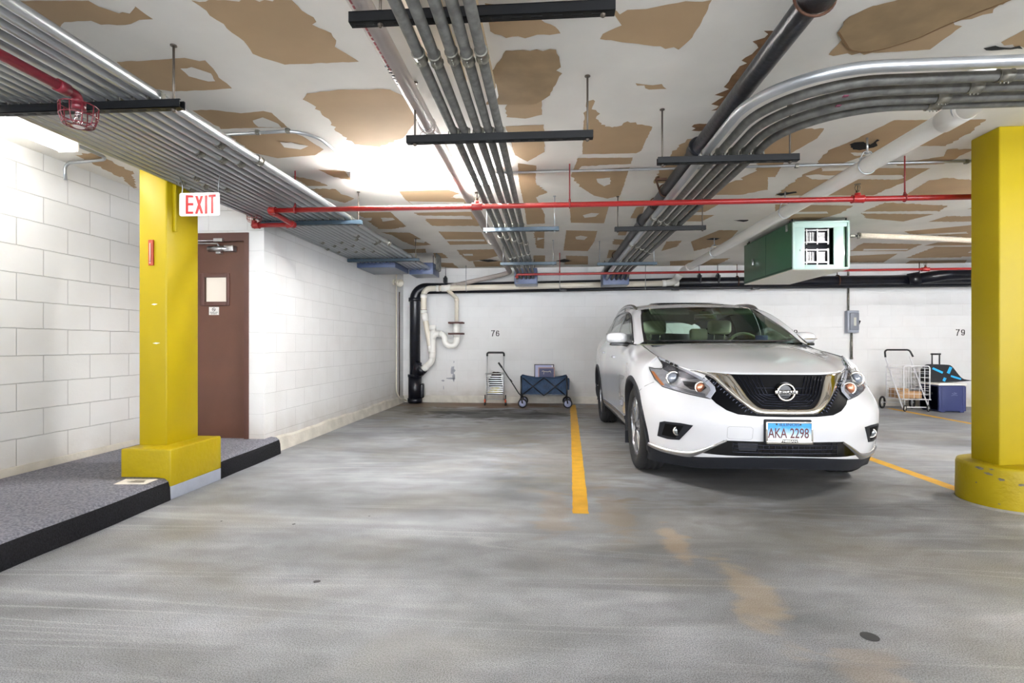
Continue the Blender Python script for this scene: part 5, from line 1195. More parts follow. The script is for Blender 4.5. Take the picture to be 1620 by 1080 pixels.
# grille
gp = mir([(0, .887), (.30, .885), (.45, .889), (.575, .905), (.50, .862), (.455, .80), (.452, .757), (.485, .703), (.46, .672), (.40, .628), (.33, .602), (.20, .592), (0, .590)])
gpp = [p for p in gp]
b = MB(); fitted(b, gpp, .002, .01, .03); gr = b.build('grille', M_grille, CAR, label='black V shaped grille')
b = MB()     # mesh beads on the flanks
for sg in (1, -1):
    for k in range(3):
        for j in range(13):
            t_ = j/12; xo = .50-.02+(-.20)*t_-.038*k+(.03 if j < 2 else 0); z = .845-.215*t_-.01*k
            w = front(xo, z, .004); b.box((sg*w.x, w.y, w.z), (.020, .008, .008), Matrix.Rotation(sg*.8, 3, 'Y'), .002)
b.build('grille_mesh', mat('mesh_black', (40, 44, 58), .2, .5), gr)
b = MB()     # nested ribs that echo the V
for k in range(6):
    d = k*.028
    for sg in (1, -1): front_line(b, [(.295-d*.95, .872), (.235-d*.85, .74), (.165-d*.70, .668+d*.55), (0, .662+d*.62)], .0032, .006, sg, 6, .04)
for k in range(3): front_line(b, [(-.20, .70+.045*k), (.20, .70+.045*k)], .003, .004, 1, 6)
b.build('grille_ribs', mat('rib_black', (30, 34, 48), .2, .6), gr)
V_out = [(.582, .902), (.515, .880), (.462, .852), (.415, .802), (.364, .745), (.298, .680), (.235, .626), (.18, .606), (0, .603)]
V_in = [(0, .645), (.10, .645), (.162, .648), (.203, .668), (.250, .725), (.285, .79), (.318, .85), (.350, .884), (.47, .889)]
b = MB()
vo = crom([(x, z, 0) for x, z in V_out], 3); vi = crom([(x, z, 0) for x, z in V_in[::-1]], 3)
k = len(vo); rows = []
for i in range(k):
    a = Vector(vo[i][:2]); c = Vector(vi[min(i, len(vi)-1)][:2]); row = []
    for t_, of in ((0, .002), (.05, .013), (.3, .017), (.7, .017), (.95, .011), (1, .0)):
        p = a.lerp(c, t_); w = front(p.x, p.y, of); row.append(w)
    rows.append(row)
for sg in (1, -1): b.add([(sg*p.x, p.y, p.z) for r_ in rows for p in r_], grid_faces(k, 6), True)
vch = weld(b.build('grille_chrome', M_chrome, CAR, label='broad chrome V around the grille'))
# badge
w = front(0, .765, .02)
bd = MB(); by = w.y-.006
bd.lathe([(.052, .004), (.062, .0), (.066, -.006), (.062, -.012), (.054, -.012), (.050, -.004)], (0, by, .765), (0, 1, 0), 36, True)
bd.bb(-.078, .078, by-.014, by-.002, .752, .778, .004)
badge = bd.build('badge', M_chrome, CAR, label='round chrome badge with a name bar')
text_mesh('NISSAN', .027, Matrix.Translation((0, by-.0145, .765)) @ RX, 'badge_lettering', mat('badge_dark', (14, 15, 20), .4), badge, sx=1.35, bold=.0012, ext=.002)
b = MB(); b.cyl((0, by+.01, .765), (0, by+.02, .765), .07, 32); b.build('badge_base', M_gloss, badge)
# headlights
HL = [(.757, 1.000), (.608, .909), (.50, .838), (.452, .790), (.450, .757), (.492, .702), (.61, .724), (.70, .745), (.775, .768), (.815, .820), (.838, .915), (.80, .905), (.752, .905), (.735, .925)]
M_hlb = mat('headlamp_reflector', (216, 218, 224), .14, .45, coat=.8, nscale=18, namt=.25)
M_hld = mat('headlamp_dark', (70, 70, 76), .25, .4)
M_drl = mat('drl_white', (226, 230, 242), .2, coat=.6)
M_amber = mat('amber_lens', (206, 128, 76), .2, coat=.8)
M_clear = glass('lamp_lens', (.97, .97, .98))
M_proj = mat('projector_lens', (150, 158, 172), .08, .3, coat=1)
def shrink(poly, k, c=None):
    c = c or (sum(p[0] for p in poly)/len(poly), sum(p[1] for p in poly)/len(poly)); return [(c[0]+(p[0]-c[0])*k, c[1]+(p[1]-c[1])*k) for p in poly]
for sg in (-1, 1):
    b = MB(); fitted(b, HL, .001, .01, .02, sg); hl = b.build('headlight', M_hlb, CAR)
    b = MB(); front_line(b, HL+[HL[0]], .0035, .002, sg, 6, .02); b.build('lamp_seal', M_black, hl)
    b = MB(); fitted(b, [(.745, .992), (.60, .902), (.52, .845), (.60, .835), (.66, .85), (.70, .872), (.742, .90)], .003, .004, .02, sg)
    fitted(b, [(.64, .82), (.53, .815), (.50, .78), (.53, .755), (.60, .76), (.635, .79)], .003, .004, .02, sg); b.build('inner_bezel', M_hld, hl)
    b = MB(); fitted(b, [(.757, 1.002), (.608, .911), (.50, .840), (.449, .790), (.447, .757), (.490, .701), (.515, .712), (.478, .760), (.480, .782), (.515, .825), (.62, .895), (.735, .968)], .008, .008, .012, sg); b.build('daytime_strip', M_drl, hl)
    b = MB(); fitted(b, [(.520, .712), (.61, .732), (.70, .752), (.765, .775), (.75, .79), (.60, .752), (.515, .735)], .006, .006, .015, sg); b.build('lower_strip', mat('strip_grey', (150, 156, 168), .2, .6), hl)
    w = front(.700, .838, .0)+Vector((.0, -.022, .0)); b = MB()
    b.lathe([(.058, .004), (.060, -.004), (.054, -.010), (.046, -.006)], (sg*w.x, w.y, w.z), (sg*.12, .99, 0), 28); b.build('projector_ring', M_chrome, hl)
    b = MB(); b.lathe([(.044, .0), (.043, -.006), (.038, -.014), (.026, -.022), (.012, -.026), (0, -.027)], (sg*w.x, w.y, w.z), (sg*.12, .99, 0), 28); b.build('projector_lens', M_proj, hl)
    w = front(.541, .780, .0)+Vector((0, -.012, 0)); b = MB(); b.lathe([(.034, .004), (.034, -.008), (.026, -.012), (.012, -.015), (0, -.015)], (sg*w.x, w.y, w.z), (sg*.15, .99, 0), 24); b.build('turn_lamp', mat('turn_lamp_amber', (190, 122, 90), .2, .3, coat=.6), hl)
    b = MB(); b.lathe([(.036, .0), (.042, -.006), (.048, -.002), (.046, .004)], (sg*w.x, w.y, w.z), (sg*.15, .99, 0), 24); b.build('turn_ring', M_chrome, hl)
    b = MB(); fitted(b, [(.826, .882), (.806, .878), (.790, .84), (.768, .795), (.760, .778), (.778, .776), (.806, .825)], .006, .006, .012, sg); b.build('side_marker', M_amber, hl)
    b = MB(); fitted(b, HL, .018, .016, .02, sg); b.build('lens_cover', M_clear, hl)
    # fog lamp recess
    FG = [(.612, .503), (.69, .512), (.79, .512), (.818, .500), (.826, .384), (.76, .372), (.69, .378)]
    b = MB(); fitted(b, FG, .004, .01, .02, sg); fg = b.build('fog_lamp', M_trim, CAR)
    b = MB(); fitted(b, [(.67, .495), (.785, .497), (.80, .40), (.715, .392)], .006, .004, .02, sg); b.build('recess', mat('recess_black', (8, 8, 10), .7, spec=.15), fg)
    w = front(.712, .447, -.004); b = MB(); b.lathe([(.035, .004), (.037, -.006), (.032, -.010), (.028, -.004)], (sg*w.x, w.y, w.z), (sg*.35, .93, 0), 24); b.build('lamp_ring', M_chrome, fg)
    b = MB(); b.lathe([(.030, .002), (.030, -.004), (.02, -.010), (0, -.012)], (sg*w.x, w.y, w.z), (sg*.35, .93, 0), 24); b.build('lamp_lens', mat('fog_glass', (120, 126, 130), .08, .6, coat=1), fg)
# lower intake and satin strip
b = MB(); fitted(b, mir([(0, .413), (.30, .413), (.418, .410), (.50, .355), (.585, .300), (.40, .300), (0, .308)]), .003, .01, .03); it = b.build('lower_intake', M_gloss, CAR)
b = MB(); 
for k in range(3): front_line(b, [(-.36, .332+.028*k), (.36, .332+.028*k)], .003, .006)
for x in range(-9, 10): front_line(b, [(x*.04, .318), (x*.04, .405)], .0018, .005, 1, 5)
b.build('intake_mesh', mat('mesh_black', (40, 44, 58)), it)
b = MB(); fitted(b, [(-.33, .400), (-.20, .400), (-.21, .345), (-.32, .345)], .008, .006, .03); b.build('sensor_panel', M_trim, it)
for sg in (-1, 1):
    st_o = [(.40, .418), (.50, .362), (.60, .308), (.70, .292), (.80, .298), (.872, .318)]; st_i = [(.40, .402), (.495, .336), (.585, .272), (.64, .250), (.78, .256), (.874, .280)]
    a_ = crom([(x, z, 0) for x, z in st_o], 5); c_ = crom([(x, z, 0) for x, z in st_i], 5); rows = []
    for p, q in zip(a_, c_):
        rows.append([front(p[0], p[1], .001), front(p[0]*.9+q[0]*.1, p[1]*.9+q[1]*.1, .016), front(p[0]*.2+q[0]*.8, p[1]*.2+q[1]*.8, .014), front(q[0], q[1], .001)])
    b = MB(); b.add([(sg*p.x, p.y, p.z) for r_ in rows for p in r_], grid_faces(len(rows), 4), True); b.build('bumper_strip', M_satin, CAR, label='satin silver strip at the bumper corner')
# licence plate
PY = front(0, .50).y
pl = MB(); pl.bb(-.165, .16, PY-.012, PY+.01, .405, .575, .008); hold = pl.build('plate_holder', M_trim, CAR)
b = MB(); px0, px1, pz0, pz1 = -.160, .160, .404, .562; yq = PY-.024
for (a, c, d, e) in ((px0, px1, pz1-.012, pz1), (px0, px1, pz0, pz0+.026), (px0, px0+.012, pz0, pz1), (px1-.012, px1, pz0, pz1)): b.bb(a, c, yq-.006, yq+.006, d, e, .004)
b.bb(-.06, .06, yq-.007, yq+.005, pz0+.01, pz0+.034, .004); pf = b.build('plate_frame', M_chrome, CAR, label='chrome licence plate frame')
def plate_mat():
    m = bpy.data.materials.new('plate_face'); m.use_nodes = True; nt = m.node_tree; N = nt.nodes; L = nt.links; bs = N['Principled BSDF']
    tc = N.new('ShaderNodeTexCoord'); sp = N.new('ShaderNodeSeparateXYZ'); L.new(tc.outputs['Object'], sp.inputs[0])
    mr = N.new('ShaderNodeMapRange'); mr.inputs[1].default_value = .425; mr.inputs[2].default_value = .555; L.new(sp.outputs[2], mr.inputs[0])
    n = N.new('ShaderNodeTexNoise'); n.inputs['Scale'].default_value = 26; L.new(tc.outputs['Object'], n.inputs['Vector'])
    a = N.new('ShaderNodeMath'); a.operation = 'MULTIPLY_ADD'; a.inputs[1].default_value = .35; a.inputs[2].default_value = -.17; L.new(n.outputs[0], a.inputs[0])
    a2 = N.new('ShaderNodeMath'); L.new(mr.outputs[0], a2.inputs[0]); L.new(a.outputs[0], a2.inputs[1])
    r = N.new('ShaderNodeValToRGB'); e = r.color_ramp.elements; e[0].position = .22; e[0].color = (*lin((226, 236, 244)), 1); e[1].position = .75; e[1].color = (*lin((44, 156, 222)), 1); L.new(a2.outputs[0], r.inputs[0])
    L.new(r.outputs[0], bs.inputs['Base Color']); bs.inputs['Roughness'].default_value = .35; return m
b = MB(); b.bb(px0+.005, px1-.005, yq, yq+.003, pz0+.01, pz1-.005); pp = b.build('licence_plate', plate_mat(), CAR, label='blue and white licence plate')
T = lambda x, z: Matrix.Translation((x, yq-.0006, z)) @ RX
text_mesh('AKA', .098, T(-.082, .478), 'plate_characters', mat('plate_dark_red', (92, 30, 34), .4), pp, sx=.66, bold=.001)
text_mesh('2298', .098, T(.068, .478), 'plate_characters', mat('plate_dark_red', (92, 30, 34)), pp, sx=.66, bold=.001)
text_mesh('ILLINOIS', .028, T(0, .541), 'plate_state_name', mat('plate_navy', (24, 60, 120), .4), pp, sx=1.3, bold=.0003)
b = MB(); b.bb(-.052, .052, yq-.0085, yq-.006, pz0+.012, pz0+.032, .003); b.build('name_pill', M_gloss, pf)
text_mesh('NISSAN', .019, Matrix.Translation((0, yq-.0092, pz0+.022)) @ RX, 'frame_lettering', M_fix, pf, sx=1.5, bold=.0006)
b = MB(); 
for x in (-.088, .075): b.cyl((x, yq-.003, .543), (x, yq+.001, .543), .006, 12)
b.build('plate_screw', M_black, pp)
# wheel arch cladding
def arch(ay, sg, a0, a1):
    b = MB(); rows = []; n = 40
    for i in range(n+1):
        a = math.radians(a0+(a1-a0)*i/n); row = []
        for (rr, off) in ((RA+.035, -.002), (RA+.030, .008), (RA-.004, .012), (RA-.014, .006), (RA-.016, -.06)):
            y = ay+rr*math.cos(a); z = ZW+rr*math.sin(a)
            rs_ = max(rr, RA+.010); p = sidept(ay+rs_*math.cos(a), ZW+rs_*math.sin(a), sg, off); row.append((p.x, y, z))
        rows.append(row)
    b.add([p for r_ in rows for p in r_], grid_faces(n+1, 5), True); return b.build('wheel_arch_trim', M_trim, CAR)
for sg in (-1, 1):
    arch(AX_F, sg, -14, 198); arch(AX_R, sg, -14, 194)
# wheels
def tyre_profile(w=.235, R=.372, rim=.262):
    h = w/2; P = [(rim, -h*.80), (rim+.012, -h*.92), (rim+.05, -h*1.0), (R-.035, -h*.97), (R-.012, -h*.86), (R-.003, -h*.66)]
    tread = []
    for g in (-.38, 0, .38): tread += [(R, (g-.08)*h*1.0-h*.02), (R-.008, (g-.06)*h), (R-.008, (g+.06)*h), (R, (g+.08)*h+h*.02)]
    return P+[(R, -h*.60)]+tread+[(R, h*.60)]+[(r, -z) for r, z in P[::-1]]
def wheel(x, y, sg):
    t = bpy.data.objects.new('wheel', None); C.objects.link(t); t.parent = CAR; t.location = (x, y, .372)
    b = MB(); b.lathe(tyre_profile(), (0, 0, 0), (1, 0, 0), 64); b.build('tyre', M_rubber, t)
    b = MB(); o_ = sg*.085; b.lathe([(.262, o_+sg*.012), (.268, o_), (.258, o_-sg*.01), (.244, o_-sg*.03), (.238, -sg*.09), (.25, -sg*.10)], (0, 0, 0), (1, 0, 0), 48); b.build('rim', M_alloy, t)
    b = MB()
    for k in range(5):
        a = 2*PI*k/5+.3
        for s2 in (-1, 1):
            P = []
            for (rr, da, xx) in ((.045, .10, .085), (.12, .16, .080), (.20, .20, .078), (.252, .26, .070)):
                P.append((rr, a+s2*da, xx))
            vs = []
            for (rr, aa, xx) in P:
                wd = .016+.010*(rr/.25); tx, tz = -math.sin(aa), math.cos(aa); cx_, cz_ = rr*math.cos(aa), rr*math.sin(aa)
                for (q, d_) in ((-1, 0), (-.5, .012), (.5, .012), (1, 0), (1, -.035), (-1, -.035)): vs.append((sg*(xx+d_), cx_+tx*wd*q, cz_+tz*wd*q))
            fs = [(i*6+j, i*6+(j+1) % 6, (i+1)*6+(j+1) % 6, (i+1)*6+j) for i in range(3) for j in range(6)]
            b.add(vs, fs, False)
    b.cyl((sg*.05, 0, 0), (sg*.09, 0, 0), .062, 28); b.build('spokes', M_alloy, t)
    b = MB(); b.cyl((sg*.088, 0, 0), (sg*.098, 0, 0), .030, 24)
    for k in range(5): a = 2*PI*k/5; b.cyl((sg*.085, .045*math.cos(a), .045*math.sin(a)), (sg*.094, .045*math.cos(a), .045*math.sin(a)), .008, 8)
    b.build('hub_cap', M_alloyd, t)
    b = MB(); b.cyl((sg*.0, 0, 0), (sg*.02, 0, 0), .17, 36); b.cyl((-sg*.04, 0, 0), (0, 0, 0), .20, 36); b.build('brake_disc', M_alloyd, t)
for sg in (-1, 1):
    wheel(sg*.808, AX_F, sg); wheel(sg*.812, AX_R, sg)
# wheel wells, floor pan
b = MB()
for ay in (AX_F, AX_R):
    for sg in (-1, 1):
        n = 24; vs = []
        for i in range(n+1):
            a = math.radians(-25+230*i/n)
            for x in (.935 if ay == AX_R else .90, .55): vs.append((sg*(x-.03), ay+(RA-.008)*math.cos(a), ZW+(RA-.008)*math.sin(a)))
        b.add(vs, [(2*i, 2*i+1, 2*i+3, 2*i+2) for i in range(n)], True)
        b.add([(sg*.55, ay+(RA)*math.cos(math.radians(-25+230*i/n)), ZW+RA*math.sin(math.radians(-25+230*i/n))) for i in range(n+1)], [list(range(n+1))])
b.bb(-.55, .55, .45, 4.6, .22, .30); b.bb(-.84, .84, 1.42, 3.3, .22, .32); b.bb(-.55, .55, .35, .6, .22, .85); b.build('underbody', M_dark, CAR)
for sg in (-1, 1):
    b = MB(); b.box((sg*.84, AX_F+.46, .27), (.18, .012, .26), None, .004); b.build('mud_flap', M_trim, CAR)
# sill brightwork on the doors
for sg in (-1, 1):
    b = MB(); rows = []
    for i in range(24):
        y = 1.50+1.75*i/23; rows.append([sidept(y, .40, sg, .0), sidept(y, .395, sg, .012), sidept(y, .355, sg, .012), sidept(y, .35, sg, .0)])
    b.add([p for r_ in rows for p in r_], grid_faces(24, 4), True); b.build('sill_brightwork', M_satin, CAR)
    for y, z in ((2.36, .965), (3.22, 1.005)):
        b = MB(); p = sidept(y, z, sg, .028); b.box((p.x, y, z), (.016, .13, .020), None, .008); q = sidept(y, z, sg, .012); b.box((q.x, y-.07, z), (.03, .02, .02)); b.box((q.x, y+.07, z), (.03, .02, .02)); b.build('door_handle', mat('handle_satin', (118, 118, 120), .3, .8), CAR)

# greenhouse
ws = [[(0, 1.17, 1.118), (.25, 1.185, 1.118), (.48, 1.245, 1.118), (.64, 1.33, 1.122), (.745, 1.43, 1.135)],
      [(0, 1.50, 1.292), (.24, 1.51, 1.291), (.46, 1.555, 1.287), (.615, 1.63, 1.282), (.715, 1.71, 1.275)],
      [(0, 1.82, 1.425), (.23, 1.828, 1.423), (.44, 1.865, 1.418), (.58, 1.93, 1.41), (.672, 2.0, 1.40)],
      [(0, 2.09, 1.518), (.22, 2.096, 1.516), (.42, 2.125, 1.51), (.55, 2.17, 1.505), (.632, 2.23, 1.497)]]
Wg = refine(ws, 6, 6)
mirror_grid(Wg, 'windscreen', M_glassw)
b = MB()     # black ceramic border of the screen
R_, C_ = Wg.shape[:2]
def band(idx_a, idx_b):
    pass
for sg in (1, -1):
    rows = []
    for i in range(R_):
        p = Vector(Wg[i, -1]); q = Vector(Wg[i, -4 if i < 4 else -3]); q = p.lerp(q, .55); rows.append([Vector((sg*p.x, p.y-.004, p.z+.003)), Vector((sg*q.x, q.y-.004, q.z+.003))])
    b.add([v for r_ in rows for v in r_], grid_faces(R_, 2), True)
    for (i0, i1, k) in ((0, 1, .8), (R_-1, R_-2, .35)):
        rows = []
        for j in range(C_):
            p = Vector(Wg[i0, j]); q = p.lerp(Vector(Wg[i1, j]), k); rows.append([Vector((sg*p.x, p.y-.003, p.z+.003)), Vector((sg*q.x, q.y-.003, q.z+.003))])
        b.add([v for r_ in rows for v in r_], grid_faces(C_, 2), True)
b.build('windscreen_border', M_gloss, CAR, recalc=False)
b = MB(); b.bb(-.70, .70, 1.20, 1.34, 1.085, 1.10); b.build('cowl', M_trim, CAR)
# roof with side rails
rf = [[tuple(p) for p in ws[3]]+[(.66, 2.27, 1.485)],
      [(0, 2.45, 1.590), (.22, 2.45, 1.588), (.42, 2.46, 1.578), (.56, 2.47, 1.562), (.635, 2.48, 1.545), (.675, 2.49, 1.518)],
      [(0, 2.95, 1.625), (.22, 2.95, 1.623), (.42, 2.95, 1.612), (.56, 2.95, 1.592), (.64, 2.95, 1.572), (.683, 2.95, 1.54)],
      [(0, 3.55, 1.615), (.22, 3.55, 1.613), (.42, 3.55, 1.60), (.55, 3.55, 1.58), (.625, 3.55, 1.558), (.67, 3.55, 1.52)],
      [(0, 4.15, 1.565), (.22, 4.15, 1.562), (.40, 4.14, 1.55), (.52, 4.12, 1.53), (.59, 4.10, 1.505), (.63, 4.08, 1.47)],
      [(0, 4.52, 1.505), (.20, 4.51, 1.502), (.37, 4.48, 1.49), (.48, 4.44, 1.47), (.54, 4.40, 1.45), (.58, 4.36, 1.42)]]
Rg = refine(rf, 6, 5); roof = mirror_grid(Rg, 'roof', M_paint, solid=.0)
b = MB(); b.add([(sg*x, y, z) for sg in (1,) for (x, y, z) in [(-.38, 2.42, 1.596), (.38, 2.42, 1.596), (.38, 2.9, 1.630), (-.38, 2.9, 1.630), (-.38, 3.5, 1.622), (.38, 3.5, 1.622)]], [(0, 1, 2, 3), (3, 2, 5, 4)], True); b.build('sunroof', M_gloss, CAR, recalc=False)
for sg in (-1, 1):
    b = MB(); pts = [(sg*.668, 2.24, 1.495), (sg*.672, 2.36, 1.532), (sg*.675, 2.55, 1.565), (sg*.682, 2.95, 1.588), (sg*.672, 3.5, 1.575), (sg*.645, 4.0, 1.54), (sg*.615, 4.22, 1.55), (sg*.60, 4.34, 1.49)]
    P = crom(pts, 5); b.tube([tuple(p) for p in P], .018, 12, rs=[.010+.012*min(1, i/5, (len(P)-1-i)/5) for i in range(len(P))]); b.build('roof_rail', M_satin, CAR)
# A pillar and side window surround
Aout = [(.795, 1.42, 1.112), (.775, 1.72, 1.285), (.735, 2.02, 1.425), (.698, 2.27, 1.503), (.708, 2.5, 1.535), (.713, 2.95, 1.552), (.70, 3.5, 1.535), (.675, 4.0, 1.47), (.645, 4.36, 1.38)]
Ain = [(.745, 1.43, 1.137), (.715, 1.71, 1.277), (.672, 2.0, 1.402), (.632, 2.23, 1.499), (.675, 2.49, 1.520), (.683, 2.95, 1.542), (.67, 3.55, 1.522), (.63, 4.08, 1.472), (.58, 4.36, 1.422)]
Alow = [(.835, 1.47, 1.112), (.800, 1.74, 1.255), (.762, 2.03, 1.385), (.735, 2.28, 1.458), (.737, 2.5, 1.492), (.742, 2.95, 1.508), (.735, 3.5, 1.488), (.72, 4.0, 1.41), (.70, 4.4, 1.30)]
Ag = refine([Ain, Aout, Alow], 5, 6)
for sg in (-1, 1):
    b = MB(); b.add([(sg*p[0], p[1], p[2]) for row in Ag for p in row], grid_faces(*Ag.shape[:2]), True); b.build('pillar_and_roof_side', M_paint, CAR)
    # glass line: top follows Alow, bottom follows the belt
    def belt(y): return np.interp(y, [1.42, 1.95, 2.5, 3.0, 3.36, 3.79, 4.25, 4.62], [.80, .845, .845, .84, .835, .82, .78, .70]), np.interp(y, [1.42, 1.95, 2.5, 3.0, 3.36, 3.79, 4.25, 4.62], [1.105, 1.125, 1.14, 1.165, 1.20, 1.24, 1.27, 1.28])
    At = crom(Alow, 6); ty, tx_, tz = At[:, 1], At[:, 0], At[:, 2]
    def sidegrid(ya, yb, n=14, k=5, inset=.004, yb_low=None):
        rows = []
        for i in range(n+1):
            y = ya+(yb-ya)*i/n; yl_ = ya+((yb_low or yb)-ya)*i/n
            bx, bz = belt(yl_); T_ = Vector((np.interp(y, ty, tx_), y, np.interp(y, ty, tz))); B_ = Vector((bx, yl_, bz)); row = []
            for j in range(k+1):
                t = j/k; p = B_.lerp(T_, t); p.x += .022*math.sin(t*PI)-inset; row.append((sg*p.x, p.y, p.z))
            rows.append(row)
        return rows
    for (ya, yb, lo, nm) in ((1.50, 2.46, None, 'front_side_window'), (2.56, 3.34, None, 'rear_side_window')):
        g_ = sidegrid(ya, yb, 16, 5); b = MB(); b.add([p for r_ in g_ for p in r_], grid_faces(17, 6), True); b.build(nm, M_glasss, CAR)
    for (ya, yb, m_, nm) in ((2.46, 2.56, M_gloss, 'door_pillar'), (3.34, 3.50, M_gloss, 'rear_door_pillar'), (3.5, 4.35, M_gloss, 'quarter_window')):
        g_ = sidegrid(ya, yb, 6, 5, 0.0); b = MB(); b.add([p for r_ in g_ for p in r_], grid_faces(7, 6), True); b.build(nm, m_, CAR)
    b = MB(); b.tube([(sg*(belt(y)[0]+.006), y, belt(y)[1]+.004) for y in np.linspace(1.5, 4.3, 30)], .010, 8); b.tube([(sg*(np.interp(y, ty, tx_)+.003), y, np.interp(y, ty, tz)-.003) for y in np.linspace(1.5, 4.3, 30)], .009, 8); b.build('window_moulding', M_gloss, CAR)
# tail: tailgate glass region, white spoiler
b = MB(); b.bb(-.52, .52, 4.46, 4.64, 1.45, 1.49, .01); b.build('spoiler', M_paint, CAR)
b = MB(); b.add([(-.54, 4.40, 1.45), (.54, 4.40, 1.45), (.66, 4.60, 1.28), (-.66, 4.60, 1.28)], [(0, 1, 2, 3)]); b.build('tailgate_glass', M_glasss, CAR)
# mirrors
for sg in (-1, 1):
    b = MB(); bm = bmesh.new(); bmesh.ops.create_uvsphere(bm, u_segments=28, v_segments=16, radius=1)
    vs = []
    for v in bm.verts:
        x, y, z = v.co; ex = lambda q, p: math.copysign(abs(q)**p, q)
        vs.append((sg*(.955+.112*ex(x, .72)), 1.80+.085*y*(1 if y < 0 else .45), 1.178+.060*ex(z, .75)+.012*x*0))
    b.add(vs, [[v.index for v in f.verts] for f in bm.faces], True); bm.free(); mm = b.build('door_mirror', M_paint, CAR)
    b = MB(); b.bb(sg*.84, sg*1.035, 1.73, 1.85, 1.098, 1.128, .01); b.tube([(sg*.80, 1.78, 1.105), (sg*.86, 1.79, 1.108), (sg*.93, 1.80, 1.118)], .022, 10, rs=[.030, .024, .016]); b.build('mirror_base', M_gloss, mm)
    b = MB(); b.bb(sg*.92, sg*1.05, 1.712, 1.722, 1.160, 1.172, .004); b.build('mirror_signal', M_satin, mm)
    b = MB(); b.box((sg*.955, 1.842, 1.178), (.19, .006, .095), None, .003); b.build('mirror_glass', M_chrome, mm)
# wipers
for (x0, x1) in ((-.62, .02), (-.05, .62)):
    b = MB(); f3 = lambda x: Vector((x, 1.17+.30*abs(x/.745)**2.2-.012, 1.135)); P = [f3(x0+(x1-x0)*i/10)+Vector((0, 0, .008)) for i in range(11)]
    b.tube(P, .008, 6); b.build('wiper', M_black, CAR)
# cabin
b = MB(); b.bb(-.70, .70, 1.40, 1.62, .92, 1.10, .04); b.box((0, 1.32, 1.06), (1.36, .30, .05), Matrix.Rotation(.12, 3, 'X'), .02); b.build('dashboard', mat('dash_beige', (196, 202, 178), .6), CAR)
b = MB(); b.tube([(.37+.175*math.cos(a), 1.80+.07*math.sin(a), 1.06+.165*math.sin(a)) for a in [2*PI*q/32 for q in range(32)]], .016, 8, closed=True); b.cyl((.37, 1.62, 1.0), (.37, 1.80, 1.06), .04, 12); b.box((.37, 1.79, 1.05), (.14, .04, .09), None, .02); b.build('steering_wheel', mat('wheel_beige', (196, 200, 170), .5), CAR)
def seat(x, y, w, zt, rear_=False):
    s_ = bpy.data.objects.new('car_seat', None); C.objects.link(s_); s_.parent = CAR; s_.location = (x, y, .5)
    b = MB(); b.box((0, .05, .05), (w, .5, .14), None, .05); b.build('cushion', M_leather, s_)
    b = MB(); b.box((0, .36, .34), (w, .14, .56), Matrix.Rotation(-.22, 3, 'X'), .06); b.build('seat_back', M_leather, s_)
    hr = [(-.17, 0)] if False else [0]
    for hx in ([-w*.30, w*.30] if rear_ else [0]):
        hz = zt-.5
        b = MB(); b.box((hx, .44, hz-.075), (.27 if not rear_ else .24, .11, .165), Matrix.Rotation(-.1, 3, 'X'), .045); b.build('headrest', M_leather, s_)
        b = MB(); b.cyl((hx-.06, .435, hz-.26), (hx-.06, .435, hz-.13), .006, 8); b.cyl((hx+.06, .435, hz-.26), (hx+.06, .435, hz-.13), .006, 8); b.build('headrest_posts', M_chrome, s_)
seat(-.40, 2.15, .50, 1.39); seat(.36, 2.15, .50, 1.39); seat(0, 3.05, 1.25, 1.32, True)
b = MB(); b.box((.02, 2.0, 1.405), (.24, .02, .065), None, .012); b.cyl((.02, 2.0, 1.42), (.02, 2.07, 1.48), .012, 8); b.build('rear_view_mirror', M_chrome, CAR)
b = MB(); b.box((.02, 2.03, 1.455), (.10, .08, .03), None, .01); b.build('sensor_pod', M_leather, CAR)
b = MB(); Lg = Rg[:, :-4].copy(); Lg[:, :, 2] -= .035
for sg in (1, -1): b.add([(sg*p[0]*.97, p[1], p[2]) for row in Lg[1:] for p in row], grid_faces(Lg.shape[0]-1, Lg.shape[1]), True)
b.build('headliner', mat('headliner_beige', (214, 210, 192), .9), CAR)
for sg in (-1, 1):
    b = MB(); b.bb(sg*.80, sg*.78, 1.5, 3.5, .5, 1.08, .005); b.build('door_card', M_leather, CAR)
    b = MB(); b.box((sg*.34, 2.12, 1.475), (.42, .14, .02), Matrix.Rotation(.5, 3, 'X'), .008); b.build('sun_visor', M_leather, CAR)
b = MB(); b.bb(.40, .52, 1.62, 1.63, 1.145, 1.20); b.build('parking_permit', mat('permit_blue', (92, 98, 168), .5), CAR)
# mark on the hood reflection side: tow eye cover, shut lines
b = MB()
front_line(b, [(-.40, .505), (-.385, .515), (-.25, .517), (-.235, .505), (-.235, .435), (-.25, .425), (-.385, .425), (-.40, .435), (-.40, .505)], .0009, .0, 1, 5, .01)
b.build('tow_cover_line', mat('shut_line_grey', (120, 120, 122), .5), CAR)
for sg in (-1, 1):
    b = MB(); P = []
    for y, z in ((.56, .80), (.60, .765), (.64, .73), (.68, .70)): 
        p = sidept(y, z, sg, .001); P.append(p)
    b.tube(P, .002, 5)
    b.build('shut_line', M_trim, CAR)
    b = MB(); P = [(sg*p[0], p[1]-.002, p[2]+.0015) for p in Hn[:, -1]]; b.tube(P, .0022, 5); b.build('hood_gap', M_black, CAR)
